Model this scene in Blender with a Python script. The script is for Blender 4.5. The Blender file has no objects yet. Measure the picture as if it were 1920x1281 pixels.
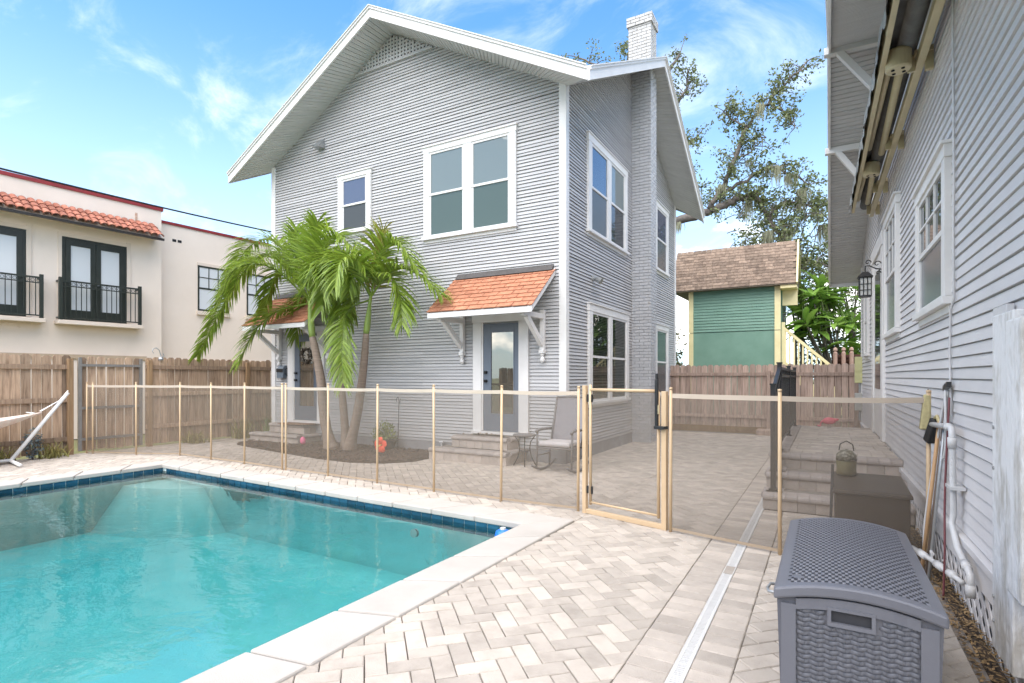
import bpy, math, random
import numpy as np
from mathutils import Vector, Matrix, noise
R = math.radians
random.seed(7)
SC = bpy.context.scene
COL = SC.collection

# ------------------------------------------------------------------ camera, world, sun, exposure
CAM_YAW = R(29.841)
cd = bpy.data.cameras.new('camera'); cam = bpy.data.objects.new('camera', cd); COL.objects.link(cam)
cam.location = (0, 0, 1.5); cam.rotation_euler = (R(90), 0, CAM_YAW)
cd.sensor_width = 36; cd.lens = 36 * 1025 / 1920; cd.shift_y = 65.5 / 1920
cd.clip_start = 0.05; cd.clip_end = 2000
SC.camera = cam
SUN_TO = Vector((0.02, -0.44, 0.90)).normalized()
SUN_EL = math.asin(SUN_TO.z); SUN_AZ = math.atan2(SUN_TO.x, SUN_TO.y)
world = bpy.data.worlds.new('World'); SC.world = world; world.use_nodes = True
def build_world():
    nt = world.node_tree; nt.nodes.clear(); N = nt.nodes.new; L = nt.links.new
    out = N('ShaderNodeOutputWorld'); bg = N('ShaderNodeBackground'); bg.inputs['Strength'].default_value = 0.15
    sky = N('ShaderNodeTexSky'); sky.sky_type = 'NISHITA'; sky.sun_disc = False
    sky.sun_elevation = SUN_EL; sky.sun_rotation = SUN_AZ; sky.air_density = 1.0; sky.dust_density = 0.6; sky.ozone_density = 1.6
    tc = N('ShaderNodeTexCoord'); sep = N('ShaderNodeSeparateXYZ'); L(tc.outputs['Generated'], sep.inputs[0])
    def math_(op, a, b=None, c=None):
        m = N('ShaderNodeMath'); m.operation = op
        for i, q in enumerate((a, b, c)):
            if q is None: continue
            if isinstance(q, (int, float)): m.inputs[i].default_value = q
            else: L(q, m.inputs[i])
        return m.outputs[0]
    def ramp(sock, p0, p1):
        m = N('ShaderNodeMapRange'); m.interpolation_type = 'SMOOTHSTEP'
        m.inputs[1].default_value = p0; m.inputs[2].default_value = p1; L(sock, m.inputs[0]); return m.outputs[0]
    def nz(scale, detail, rough, sc, off, dist=0.0):
        mp = N('ShaderNodeMapping'); mp.inputs['Scale'].default_value = sc; mp.inputs['Location'].default_value = off
        L(tc.outputs['Generated'], mp.inputs[0])
        n = N('ShaderNodeTexNoise'); n.inputs['Scale'].default_value = scale; n.inputs['Detail'].default_value = detail
        n.inputs['Roughness'].default_value = rough; n.inputs['Distortion'].default_value = dist
        L(mp.outputs[0], n.inputs['Vector']); return n.outputs['Fac']
    # cumulus banks low above the horizon, all the way round
    big = nz(3.4, 9, 0.58, (1, 1, 1.7), (2.35, 0.4, 0.1))
    band = math_('MULTIPLY', ramp(sep.outputs['Z'], -0.05, 0.08), math_('SUBTRACT', 1.0, ramp(sep.outputs['Z'], 0.12, 0.36)))
    cum = ramp(math_('ADD', big, math_('MULTIPLY', band, 0.16)), 0.63, 0.72)
    cum = math_('MULTIPLY', cum, ramp(band, 0.25, 0.75))
    # thin high cirrus
    wisp = nz(2.2, 8, 0.62, (1.0, 2.6, 3.2), (5.1, 1.7, 0.6), 0.6)
    cir = math_('MULTIPLY', ramp(wisp, 0.46, 0.78), 0.55)
    hazeband = math_('MULTIPLY', math_('SUBTRACT', 1.0, ramp(sep.outputs['Z'], 0.0, 0.58)), 0.66)
    tint = N('ShaderNodeMix'); tint.data_type = 'RGBA'; tint.blend_type = 'MULTIPLY'; tint.inputs[0].default_value = 1.0; L(sky.outputs[0], tint.inputs[6]); tint.inputs[7].default_value = (0.33, 0.55, 0.68, 1)
    m1 = N('ShaderNodeMix'); m1.data_type = 'RGBA'; L(hazeband, m1.inputs[0]); L(tint.outputs[2], m1.inputs[6]); m1.inputs[7].default_value = (2.5, 2.7, 2.95, 1)
    m2 = N('ShaderNodeMix'); m2.data_type = 'RGBA'; L(cir, m2.inputs[0]); L(m1.outputs[2], m2.inputs[6]); m2.inputs[7].default_value = (3.4, 3.45, 3.45, 1)
    m3 = N('ShaderNodeMix'); m3.data_type = 'RGBA'; L(cum, m3.inputs[0]); L(m2.outputs[2], m3.inputs[6]); m3.inputs[7].default_value = (7.4, 7.1, 6.7, 1)
    L(m3.outputs[2], bg.inputs[0]); L(bg.outputs[0], out.inputs[0])
build_world()
sl = bpy.data.lights.new('sun', 'SUN'); sl.energy = 2.1; sl.angle = R(92); sl.color = (1.0, 0.875, 0.73)
so = bpy.data.objects.new('sun', sl); COL.objects.link(so); so.location = (0, 0, 30)
so.rotation_euler = (-SUN_TO).to_track_quat('-Z', 'Y').to_euler()
SC.view_settings.view_transform = 'Standard'; SC.view_settings.look = 'None'; SC.view_settings.gamma = 1; SC.view_settings.use_curve_mapping = False
SC.view_settings.exposure = 1.88
SC.render.engine = 'CYCLES'
SC.cycles.use_denoising = True
try: SC.cycles.denoiser = 'OPENIMAGEDENOISE'
except Exception: pass
SC.cycles.use_adaptive_sampling = True; SC.cycles.adaptive_threshold = 0.02; SC.cycles.max_bounces = 8; SC.cycles.diffuse_bounces = 5; SC.cycles.glossy_bounces = 3; SC.cycles.transparent_max_bounces = 14
SC.cycles.transmission_bounces = 4; SC.cycles.volume_bounces = 0

# ------------------------------------------------------------------ materials
def c(r, g, b):
    f = lambda v: (v / 255 / 12.92) if v / 255 <= 0.04045 else ((v / 255 + 0.055) / 1.055) ** 2.4
    return (f(r), f(g), f(b))
MATS = {}
def rand_node(nt):
    N = nt.nodes.new; L = nt.links.new
    oi = N('ShaderNodeObjectInfo'); ge = N('ShaderNodeNewGeometry')
    m = N('ShaderNodeMath'); m.operation = 'MULTIPLY_ADD'; L(ge.outputs['Random Per Island'], m.inputs[0]); m.inputs[1].default_value = 7.31; L(oi.outputs['Random'], m.inputs[2])
    fr = N('ShaderNodeMath'); fr.operation = 'FRACT'; L(m.outputs[0], fr.inputs[0]); return fr.outputs[0]
def mat(name, a, b=None, rough=0.6, scale=6.0, stretch=(1, 1, 1), detail=5, bump=0.0, bscale=60.0, bstretch=None, isl=0.0, metal=0.0, spec=0.4, ramp=(0.3, 0.7), c3=None, trans=0.0, coat=0.0):
    if name in MATS: return MATS[name]
    m = bpy.data.materials.new(name); m.use_nodes = True; nt = m.node_tree; P = nt.nodes['Principled BSDF']; N = nt.nodes.new; L = nt.links.new
    P.inputs['Roughness'].default_value = rough; P.inputs['Metallic'].default_value = metal; P.inputs['Specular IOR Level'].default_value = spec
    if coat: P.inputs['Coat Weight'].default_value = coat
    if b is None: b = tuple(x * 0.85 for x in a)
    tc = N('ShaderNodeTexCoord'); rnd = rand_node(nt)
    ad = N('ShaderNodeVectorMath'); ad.operation = 'MULTIPLY_ADD'; L(rnd, ad.inputs[0]); ad.inputs[1].default_value = (31.0, 17.0, 23.0); L(tc.outputs['Object'], ad.inputs[2])
    mp = N('ShaderNodeMapping'); mp.inputs['Scale'].default_value = stretch; L(ad.outputs[0], mp.inputs[0])
    n = N('ShaderNodeTexNoise'); n.inputs['Scale'].default_value = scale; n.inputs['Detail'].default_value = detail; n.inputs['Roughness'].default_value = 0.6; L(mp.outputs[0], n.inputs['Vector'])
    cr = N('ShaderNodeValToRGB'); cr.color_ramp.elements[0].position = ramp[0]; cr.color_ramp.elements[1].position = ramp[1]
    cr.color_ramp.elements[0].color = (*a, 1); cr.color_ramp.elements[1].color = (*b, 1)
    if c3:
        e = cr.color_ramp.elements.new((ramp[0] + ramp[1]) / 2); e.color = (*c3, 1)
    L(n.outputs['Fac'], cr.inputs[0]); col = cr.outputs[0]
    if isl:
        mr = N('ShaderNodeMapRange'); mr.inputs[3].default_value = 1 - isl; mr.inputs[4].default_value = 1 + isl; L(rnd, mr.inputs[0])
        mx = N('ShaderNodeVectorMath'); mx.operation = 'SCALE'; L(col, mx.inputs[0]); L(mr.outputs[0], mx.inputs['Scale']); col = mx.outputs[0]
    L(col, P.inputs['Base Color'])
    if bump:
        n2 = N('ShaderNodeTexNoise'); n2.inputs['Scale'].default_value = bscale; n2.inputs['Detail'].default_value = 4
        mp2 = N('ShaderNodeMapping'); mp2.inputs['Scale'].default_value = bstretch or stretch; L(ad.outputs[0], mp2.inputs[0]); L(mp2.outputs[0], n2.inputs['Vector'])
        bp = N('ShaderNodeBump'); bp.inputs['Strength'].default_value = bump; bp.inputs['Distance'].default_value = 0.02; L(n2.outputs['Fac'], bp.inputs['Height']); L(bp.outputs[0], P.inputs['Normal'])
    if trans:
        tl = N('ShaderNodeBsdfTranslucent'); L(col, tl.inputs[0]); mxs = N('ShaderNodeMixShader'); mxs.inputs[0].default_value = trans
        L(P.outputs[0], mxs.inputs[1]); L(tl.outputs[0], mxs.inputs[2]); L(mxs.outputs[0], nt.nodes['Material Output'].inputs[0])
    MATS[name] = m; return m
def glass(name, col, ior=1.7, rough=0.03, gl=(0.95, 0.97, 1.0), wob=0.0, seed=0):
    if name in MATS: return MATS[name]
    m = bpy.data.materials.new(name); m.use_nodes = True; nt = m.node_tree; nt.nodes.clear(); N = nt.nodes.new; L = nt.links.new
    o = N('ShaderNodeOutputMaterial'); d = N('ShaderNodeBsdfDiffuse'); d.inputs[0].default_value = (*col, 1)
    g = N('ShaderNodeBsdfGlossy'); g.inputs['Roughness'].default_value = rough; g.inputs['Color'].default_value = (*gl, 1)
    fr = N('ShaderNodeFresnel'); fr.inputs[0].default_value = ior; mx = N('ShaderNodeMixShader')
    if wob:
        tc = N('ShaderNodeTexCoord'); n = N('ShaderNodeTexNoise'); n.inputs['Scale'].default_value = 3.0; L(tc.outputs['Object'], n.inputs['Vector'])
        bp = N('ShaderNodeBump'); bp.inputs['Strength'].default_value = wob; bp.inputs['Distance'].default_value = 0.01; L(n.outputs['Fac'], bp.inputs['Height']); L(bp.outputs[0], g.inputs['Normal'])
    L(fr.outputs[0], mx.inputs[0]); L(d.outputs[0], mx.inputs[1]); L(g.outputs[0], mx.inputs[2]); L(mx.outputs[0], o.inputs[0])
    MATS[name] = m; return m
def clear_mat(name, col, opacity, rough=0.8):
    m = bpy.data.materials.new(name); m.use_nodes = True; nt = m.node_tree; nt.nodes.clear(); N = nt.nodes.new; L = nt.links.new
    o = N('ShaderNodeOutputMaterial'); d = N('ShaderNodeBsdfDiffuse'); d.inputs[0].default_value = (*col, 1)
    tl = N('ShaderNodeBsdfTranslucent'); tl.inputs[0].default_value = (*col, 1); ds = N('ShaderNodeMixShader'); ds.inputs[0].default_value = 0.4
    L(d.outputs[0], ds.inputs[1]); L(tl.outputs[0], ds.inputs[2])
    t = N('ShaderNodeBsdfTransparent'); mx = N('ShaderNodeMixShader')
    tc = N('ShaderNodeTexCoord'); n = N('ShaderNodeTexNoise'); n.inputs['Scale'].default_value = 1.2; L(tc.outputs['Object'], n.inputs['Vector'])
    mr = N('ShaderNodeMapRange'); mr.inputs[3].default_value = opacity - 0.05; mr.inputs[4].default_value = opacity + 0.05; L(n.outputs['Fac'], mr.inputs[0]); L(mr.outputs[0], mx.inputs[0])
    L(t.outputs[0], mx.inputs[1]); L(ds.outputs[0], mx.inputs[2]); L(mx.outputs[0], o.inputs[0]); return m

SID = mat('grey_siding_paint', (0.405, 0.40, 0.395), (0.475, 0.468, 0.46), rough=0.5, scale=1.3, stretch=(1, 1, 3), bump=0.12, bscale=30, bstretch=(1, 1, 8), isl=0.06)
SID2 = mat('pale_grey_siding_paint', (0.56, 0.55, 0.545), (0.63, 0.618, 0.612), rough=0.5, scale=1.3, stretch=(1, 1, 4), bump=0.12, bscale=30, bstretch=(1, 1, 8), isl=0.03)
SOFF = mat('grey_soffit_paint', (0.48, 0.48, 0.47), (0.54, 0.54, 0.53), rough=0.6, scale=3, isl=0.03)
WHITE = mat('white_trim_paint', (0.72, 0.705, 0.68), (0.64, 0.625, 0.60), rough=0.45, scale=3, bump=0.05, bscale=50)
FOUND = mat('grey_foundation', (0.30, 0.30, 0.31), (0.22, 0.215, 0.21), rough=0.8, scale=4, bump=0.2, bscale=80)
BRICKP = mat('painted_brick', (0.50, 0.50, 0.505), (0.43, 0.43, 0.435), rough=0.6, scale=9, bump=0.35, bscale=60, isl=0.05)
BRICKW = mat('white_painted_brick', (0.56, 0.55, 0.53), (0.44, 0.43, 0.41), rough=0.6, scale=7, bump=0.35, bscale=60, isl=0.06)
DARK = mat('dark_gap', (0.02, 0.02, 0.022), rough=0.9)
ROOFM = mat('grey_roof_shingle', (0.20, 0.20, 0.20), (0.13, 0.13, 0.13), rough=0.9, scale=30)
GLU = glass('upper_pane_glass', (0.17, 0.20, 0.19), 1.65, 0.02, wob=0.05)
GLD = glass('dark_pane_glass', (0.045, 0.048, 0.05), 1.5, 0.04, wob=0.05)
GLS = glass('screened_pane', (0.075, 0.08, 0.08), 1.35, 0.25)
GLB = glass('side_pane_glass', (0.05, 0.07, 0.10), 2.4, 0.01, (0.72, 0.86, 1.0))
GLDOOR = glass('door_glass', (0.06, 0.058, 0.05), 3.2, 0.015, (0.95, 0.93, 0.86), wob=0.03)
GLCURT = glass('curtained_glass', (0.62, 0.65, 0.66), 1.5, 0.08)
BLUE = mat('blue_grey_door_paint', (0.125, 0.15, 0.185), (0.11, 0.132, 0.165), rough=0.4, scale=3)
BLACK = mat('black_metal', (0.018, 0.018, 0.018), (0.03, 0.03, 0.03), rough=0.4, scale=8)
GREYM = mat('galvanised_grey', (0.42, 0.43, 0.43), (0.33, 0.34, 0.34), rough=0.4, metal=0.6, scale=8)
ORANGE = mat('orange_shingle', c(192, 136, 106), c(160, 104, 78), rough=0.9, scale=9, bump=0.3, bscale=160, isl=0.10)
FLASH = mat('roof_flashing', (0.10, 0.09, 0.085), (0.06, 0.055, 0.05), rough=0.7, scale=5)
PAVER = mat('paver_concrete', (0.465, 0.41, 0.35), (0.34, 0.298, 0.252), rough=0.85, scale=5, bump=0.35, bscale=120, isl=0.15, c3=(0.42, 0.37, 0.316))
PAVB = mat('border_paver_concrete', (0.46, 0.405, 0.348), (0.345, 0.302, 0.258), rough=0.85, scale=5, bump=0.35, bscale=120, isl=0.16)
SAND = mat('joint_sand', (0.26, 0.23, 0.20), (0.18, 0.16, 0.14), rough=0.95, scale=12)
COPE = mat('white_coping_stone', (0.45, 0.416, 0.375), (0.385, 0.354, 0.316), rough=0.75, scale=2.5, bump=0.15, bscale=120, isl=0.02)
STEPB = mat('tan_step_block', (0.50, 0.43, 0.375), (0.38, 0.33, 0.285), rough=0.85, scale=6, bump=0.35, bscale=110, isl=0.12)
STEPC = mat('grey_brown_step_cap', (0.36, 0.315, 0.285), (0.29, 0.255, 0.23), rough=0.85, scale=6, bump=0.3, bscale=110, isl=0.10)
GRATE = mat('white_drain_plastic', (0.60, 0.59, 0.57), (0.52, 0.51, 0.49), rough=0.5, scale=8)
TAN = mat('tan_fence_post', (0.60, 0.44, 0.27), (0.53, 0.385, 0.235), rough=0.4, scale=3)
TANB = mat('pale_band_fabric', (0.54, 0.455, 0.36), (0.48, 0.40, 0.315), rough=0.8, scale=3)
TAND = mat('brown_band_fabric', (0.40, 0.31, 0.22), (0.34, 0.26, 0.18), rough=0.8, scale=3)
WOODL = mat('weathered_picket', (0.46, 0.33, 0.225), (0.21, 0.14, 0.09), rough=0.9, scale=3.0, stretch=(9, 9, 0.7), bump=0.5, bscale=14, bstretch=(9, 9, 0.5), isl=0.38, c3=(0.37, 0.255, 0.17))
WOODP = mat('treated_fence_post', (0.34, 0.22, 0.12), (0.22, 0.135, 0.07), rough=0.9, scale=3.0, stretch=(9, 9, 0.6), bump=0.5, bscale=14, bstretch=(9, 9, 0.5), isl=0.15)
WOODB = mat('pinkish_cedar_picket', (0.56, 0.42, 0.345), (0.30, 0.215, 0.17), rough=0.9, scale=3.0, stretch=(9, 9, 0.7), bump=0.5, bscale=14, bstretch=(9, 9, 0.5), isl=0.22, c3=(0.46, 0.34, 0.275))
STUCCO = mat('cream_stucco', (0.82, 0.715, 0.61), (0.77, 0.665, 0.56), rough=0.9, scale=1.1, bump=0.25, bscale=70)
STUC2 = mat('cream_stucco_trim', (0.74, 0.64, 0.54), (0.68, 0.58, 0.48), rough=0.85, scale=2)
REDCAP = mat('red_parapet_cap', c(150, 50, 50), c(118, 40, 40), rough=0.5, scale=4)
CLAY = mat('clay_barrel_tile', c(180, 126, 100), c(140, 90, 68), rough=0.85, scale=7, bump=0.3, bscale=60, isl=0.18, c3=c(162, 102, 84))
DGREEN = mat('dark_green_door_paint', (0.022, 0.027, 0.022), (0.03, 0.036, 0.03), rough=0.35, scale=4)
SHEDG = mat('green_shed_paint', c(124, 156, 138), c(108, 142, 124), rough=0.6, scale=1.6, bump=0.1, bscale=20, isl=0.03)
YELL = mat('pale_yellow_paint', c(236, 222, 174), c(224, 208, 156), rough=0.5, scale=3)
BRSH = mat('brown_roof_shingle', c(140, 122, 106), c(104, 88, 76), rough=0.95, scale=9, bump=0.3, bscale=120, isl=0.30)
BOXM = mat('grey_resin', (0.110, 0.113, 0.131), (0.130, 0.133, 0.150), rough=0.38, scale=3, bump=0.06, bscale=150)
BOXD = mat('grey_resin_weave', (0.088, 0.091, 0.105), (0.108, 0.111, 0.125), rough=0.45, scale=5, isl=0.08)
BROWNB = mat('dark_brown_resin', (0.075, 0.058, 0.045), (0.055, 0.043, 0.035), rough=0.5, scale=5)
CREAM = mat('cream_awning_metal', c(196, 184, 150), c(178, 166, 132), rough=0.4, scale=4)
CANVAS = mat('grey_awning_canvas', (0.17, 0.17, 0.165), (0.11, 0.11, 0.105), rough=0.9, scale=6, bump=0.3, bscale=20)
CANV2 = mat('frayed_valance_cloth', (0.36, 0.37, 0.35), (0.16, 0.17, 0.16), rough=0.9, scale=9)
PVC = mat('white_pvc', (0.58, 0.58, 0.575), (0.49, 0.49, 0.48), rough=0.4, scale=9)
TRUNK = mat('palm_trunk', (0.30, 0.235, 0.185), (0.20, 0.15, 0.115), rough=0.95, scale=3, stretch=(1, 1, 14), bump=0.7, bscale=4, bstretch=(1, 1, 10))
SHAFT = mat('palm_crownshaft', (0.26, 0.34, 0.09), (0.17, 0.25, 0.05), rough=0.45, scale=3, stretch=(4, 4, 0.6))
FROND = mat('palm_frond', (0.15, 0.25, 0.026), (0.30, 0.39, 0.055), rough=0.36, scale=1.6, isl=0.34, trans=0.36, spec=0.5)
FROND2 = mat('yellowing_palm_frond', (0.25, 0.27, 0.035), (0.36, 0.33, 0.07), rough=0.36, scale=1.6, isl=0.3, trans=0.36)
BARK = mat('oak_bark', (0.19, 0.165, 0.145), (0.10, 0.086, 0.074), rough=0.95, scale=4, stretch=(2, 2, 2), bump=0.7, bscale=9)
OAKL = mat('oak_leaf', (0.115, 0.145, 0.055), (0.20, 0.225, 0.095), rough=0.5, scale=0.9, isl=0.35, trans=0.25)
MOSS = mat('spanish_moss', (0.27, 0.275, 0.18), (0.19, 0.19, 0.12), rough=0.95, scale=4, isl=0.2)
PLUM = mat('plumeria_leaf', (0.17, 0.33, 0.05), (0.28, 0.43, 0.09), rough=0.4, scale=2, isl=0.25, trans=0.3)
STRAP = mat('strap_leaf', (0.14, 0.24, 0.05), (0.25, 0.34, 0.09), rough=0.45, scale=1, isl=0.3, trans=0.25)
HEDGE = mat('hedge_leaf', (0.075, 0.10, 0.03), (0.15, 0.15, 0.06), rough=0.6, scale=0.8, isl=0.4, trans=0.2)
MULCH = mat('bark_mulch', (0.11, 0.075, 0.055), (0.06, 0.042, 0.032), rough=0.95, scale=9, isl=0.4)
SOIL = mat('dark_soil', (0.085, 0.062, 0.045), (0.05, 0.038, 0.028), rough=0.95, scale=6, bump=0.6, bscale=30)
LITTER = mat('dry_leaf_litter', (0.30, 0.20, 0.09), (0.17, 0.11, 0.06), rough=0.9, scale=5, isl=0.45)
GRASSM = mat('rough_grass', (0.10, 0.12, 0.04), (0.16, 0.14, 0.07), rough=0.9, scale=3, isl=0.3)
PLASTER = mat('pool_plaster', (0.58, 0.65, 0.62), (0.46, 0.54, 0.52), rough=0.8, scale=1.6, detail=8, bump=0.2, bscale=60)
TILE = mat('blue_glazed_tile', c(36, 82, 104), c(26, 64, 86), rough=0.12, scale=5, isl=0.30, spec=0.6)
CHAIRM = mat('grey_chair_frame', (0.17, 0.16, 0.155), (0.14, 0.13, 0.125), rough=0.45, scale=5)
SLING = mat('grey_sling_fabric', (0.25, 0.24, 0.25), (0.21, 0.20, 0.21), rough=0.85, scale=30)
CUSH = mat('pale_cushion', (0.50, 0.47, 0.46), (0.44, 0.41, 0.40), rough=0.9, scale=6)
MESHM = clear_mat('pool_fence_mesh', (0.27, 0.228, 0.182), 0.46)

# ------------------------------------------------------------------ mesh helpers
ORG = {}
def link(o, parent=None):
    COL.objects.link(o)
    if parent is not None: o.parent = parent
    return o
def tag(o, label=None, cat=None, group=None, kind=None):
    if label: o['label'] = label
    if cat: o['category'] = cat
    if group: o['group'] = group
    if kind: o['kind'] = kind
    return o
def thing(name, label, cat, loc=(0, 0, 0), rotz=0.0, group=None, local=False, kind=None):
    o = bpy.data.objects.new(name, None); o.empty_display_size = 0.2; link(o); o.location = loc; o.rotation_euler = (0, 0, rotz)
    ORG[o] = Vector((0, 0, 0)) if local else Vector(loc)
    return tag(o, label, cat, group, kind)
class Wall:
    def __init__(s, O, U, N): s.O, s.U, s.N = Vector(O), Vector(U), Vector(N)
    def p(s, u, z, o=0.0): return s.O + s.U * u + Vector((0, 0, z)) + s.N * o
class MB:
    def __init__(s): s.v = []; s.f = []
    def add(s, vs, fs):
        n = len(s.v); s.v.extend(tuple(p) for p in vs); s.f.extend(tuple(i + n for i in f) for f in fs); return s
    def hexa(s, p): return s.add(p, [(0, 3, 2, 1), (4, 5, 6, 7), (0, 1, 5, 4), (1, 2, 6, 5), (2, 3, 7, 6), (3, 0, 4, 7)])
    def box(s, x0, x1, y0, y1, z0, z1): return s.hexa([(x0, y0, z0), (x1, y0, z0), (x1, y1, z0), (x0, y1, z0), (x0, y0, z1), (x1, y0, z1), (x1, y1, z1), (x0, y1, z1)])
    def wb(s, W, u0, u1, z0, z1, o0, o1):
        if W.U.cross(W.N).z < 0: u0, u1 = u1, u0
        return s.hexa([W.p(u0, z0, o0), W.p(u1, z0, o0), W.p(u1, z0, o1), W.p(u0, z0, o1), W.p(u0, z1, o0), W.p(u1, z1, o0), W.p(u1, z1, o1), W.p(u0, z1, o1)])
    def beam(s, a, b, w, h, up=(0, 0, 1)):
        a, b = Vector(a), Vector(b); d = (b - a).normalized(); up = Vector(up); x = d.cross(up)
        if x.length < 1e-4: x = d.cross(Vector((1, 0, 0)))
        x.normalize(); y = x.cross(d).normalized(); x *= w / 2; y *= h / 2
        return s.hexa([a - x - y, a + x - y, b + x - y, b - x - y, a - x + y, a + x + y, b + x + y, b - x + y])
    def prism(s, poly, vec):
        n = len(poly); vec = Vector(vec); p = [Vector(q) for q in poly]
        return s.add(p + [q + vec for q in p], [tuple(range(n - 1, -1, -1)), tuple(range(n, 2 * n))] + [(i, (i + 1) % n, n + (i + 1) % n, n + i) for i in range(n)])
    def poly(s, pts): return s.add(pts, [tuple(range(len(pts)))])
    def tube(s, pts, rad, n=8, cap=True):
        pts = [Vector(p) for p in pts]; k = len(pts); rad = rad if isinstance(rad, (list, tuple)) else [rad] * k
        vs = []; ref = None
        for i in range(k):
            d = (pts[min(i + 1, k - 1)] - pts[max(i - 1, 0)]).normalized()
            if ref is None: ref = d.orthogonal().normalized()
            else: ref = (ref - d * ref.dot(d)); ref = ref.normalized() if ref.length > 1e-5 else d.orthogonal().normalized()
            y = d.cross(ref)
            for j in range(n):
                t = 2 * math.pi * j / n; vs.append(pts[i] + (ref * math.cos(t) + y * math.sin(t)) * rad[i])
        fs = [(i * n + j, i * n + (j + 1) % n, (i + 1) * n + (j + 1) % n, (i + 1) * n + j) for i in range(k - 1) for j in range(n)]
        if cap: fs += [tuple(range(n - 1, -1, -1)), tuple((k - 1) * n + j for j in range(n))]
        return s.add(vs, fs)
    def lathe(s, prof, ctr, n=12):
        cx, cy = ctr[0], ctr[1]; cz = ctr[2] if len(ctr) > 2 else 0; k = len(prof)
        vs = [(cx + r * math.cos(2 * math.pi * j / n), cy + r * math.sin(2 * math.pi * j / n), cz + z) for r, z in prof for j in range(n)]
        fs = [(i * n + j, i * n + (j + 1) % n, (i + 1) * n + (j + 1) % n, (i + 1) * n + j) for i in range(k - 1) for j in range(n)]
        fs += [tuple(range(n - 1, -1, -1)), tuple((k - 1) * n + j for j in range(n))]
        return s.add(vs, fs)
    def blob(s, ctr, r, seed=0, n=8, m=6, amp=0.15):
        vs = []; cx, cy, cz = ctr; rx, ry, rz = r
        for i in range(m + 1):
            t = math.pi * i / m
            for j in range(n):
                p = 2 * math.pi * j / n; q = Vector((math.sin(t) * math.cos(p), math.sin(t) * math.sin(p), math.cos(t)))
                w = 1 + amp * noise.noise(q * 1.7 + Vector((seed * 3.1, 0, 0))); vs.append((cx + q.x * rx * w, cy + q.y * ry * w, cz + q.z * rz * w))
        return s.add(vs, [(i * n + j, (i + 1) * n + j, (i + 1) * n + (j + 1) % n, i * n + (j + 1) % n) for i in range(m) for j in range(n)])
    def mesh(s, name, m, org=None, smooth=False):
        me = bpy.data.meshes.new(name); o = org or Vector((0, 0, 0))
        me.from_pydata([(x - o.x, y - o.y, z - o.z) for x, y, z in s.v], [], s.f); me.materials.append(m)
        if smooth: me.polygons.foreach_set('use_smooth', [True] * len(me.polygons))
        me.validate(verbose=False); me.update(); return me
    def build(s, name, m, parent=None, smooth=False, kind=None, bevel=0.0, label=None):
        org = ORG[parent] if parent is not None else None
        o = bpy.data.objects.new(name, s.mesh(name, m, org, smooth)); link(o, parent)
        if parent is not None: ORG[o] = org
        if kind: o['kind'] = kind
        if label: o['label'] = label
        if bevel:
            b = o.modifiers.new('bevel', 'BEVEL'); b.width = bevel; b.segments = 2; b.limit_method = 'ANGLE'; b.angle_limit = R(50)
        return o
def single(name, mb, m, label, cat, loc, group=None, smooth=False, bevel=0.0):
    loc = Vector(loc); o = bpy.data.objects.new(name, mb.mesh(name, m, loc, smooth)); link(o); o.location = loc; ORG[o] = loc
    if bevel: b = o.modifiers.new('bevel', 'BEVEL'); b.width = bevel; b.segments = 2; b.limit_method = 'ANGLE'
    return tag(o, label, cat, group)
def inst(name, me, parent, loc, rot=(0, 0, 0), scale=(1, 1, 1)):
    o = bpy.data.objects.new(name, me); link(o, parent); o.location = Vector(loc) - (ORG[parent] if parent is not None else Vector((0, 0, 0)))
    o.rotation_euler = rot; o.scale = scale; return o
def project(x, y, z):
    F = (-math.sin(CAM_YAW), math.cos(CAM_YAW)); d = x * F[0] + y * F[1]
    if d < 0.2: return None
    return 960 + 1025 * (x * F[1] - y * F[0]) / d, 706 - 1025 * (z - 1.5) / d, d
def clip(poly, a, b):
    # keep the part of a 2D polygon left of a->b
    out = []; n = len(poly); sd = lambda p: (b[0] - a[0]) * (p[1] - a[1]) - (b[1] - a[1]) * (p[0] - a[0])
    for i in range(n):
        p, q = poly[i], poly[(i + 1) % n]; sp, sq = sd(p), sd(q)
        if sp >= 0: out.append(p)
        if (sp > 0 > sq) or (sp < 0 < sq):
            t = sp / (sp - sq); out.append((p[0] + (q[0] - p[0]) * t, p[1] + (q[1] - p[1]) * t))
    return out
def clip_convex(poly, region):
    for i in range(len(region)):
        poly = clip(poly, region[i], region[(i + 1) % len(region)])
        if len(poly) < 3: return []
    return poly
def area(p): return 0.5 * abs(sum(p[i][0] * p[(i + 1) % len(p)][1] - p[(i + 1) % len(p)][0] * p[i][1] for i in range(len(p))))
def sheet(name, outer, hole, z, m):
    # a flat sheet with a four-cornered hole, both given counter-clockwise
    mb = MB(); mb.add([(x, y, z) for x, y in outer] + [(x, y, z) for x, y in hole], [(i, (i + 1) % 4, 4 + (i + 1) % 4, 4 + i) for i in range(4)])
    return tag(mb.build(name, m), kind='structure')

# ------------------------------------------------------------------ ground, pool, paving
PIN = [(-2.78, -3.0), (-2.63, 4.85), (-9.74, 5.09), (-9.70, -3.0)]
POUT = [(-2.40, -3.37), (-2.257, 5.235), (-10.12, 5.47), (-10.08, -3.37)]
PMID = [((a[0] * 0.7 + b[0] * 0.3), (a[1] * 0.7 + b[1] * 0.3)) for a, b in zip(PIN, POUT)]
sheet('ground', [(300, -300), (300, 300), (-300, 300), (-300, -300)], PMID, -0.12, GRASSM)
sheet('paving_bed', [(0.72, -3.6), (0.72, 15.9), (-12.66, 15.9), (-12.66, -3.6)], PMID, -0.03, SAND)

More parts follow.
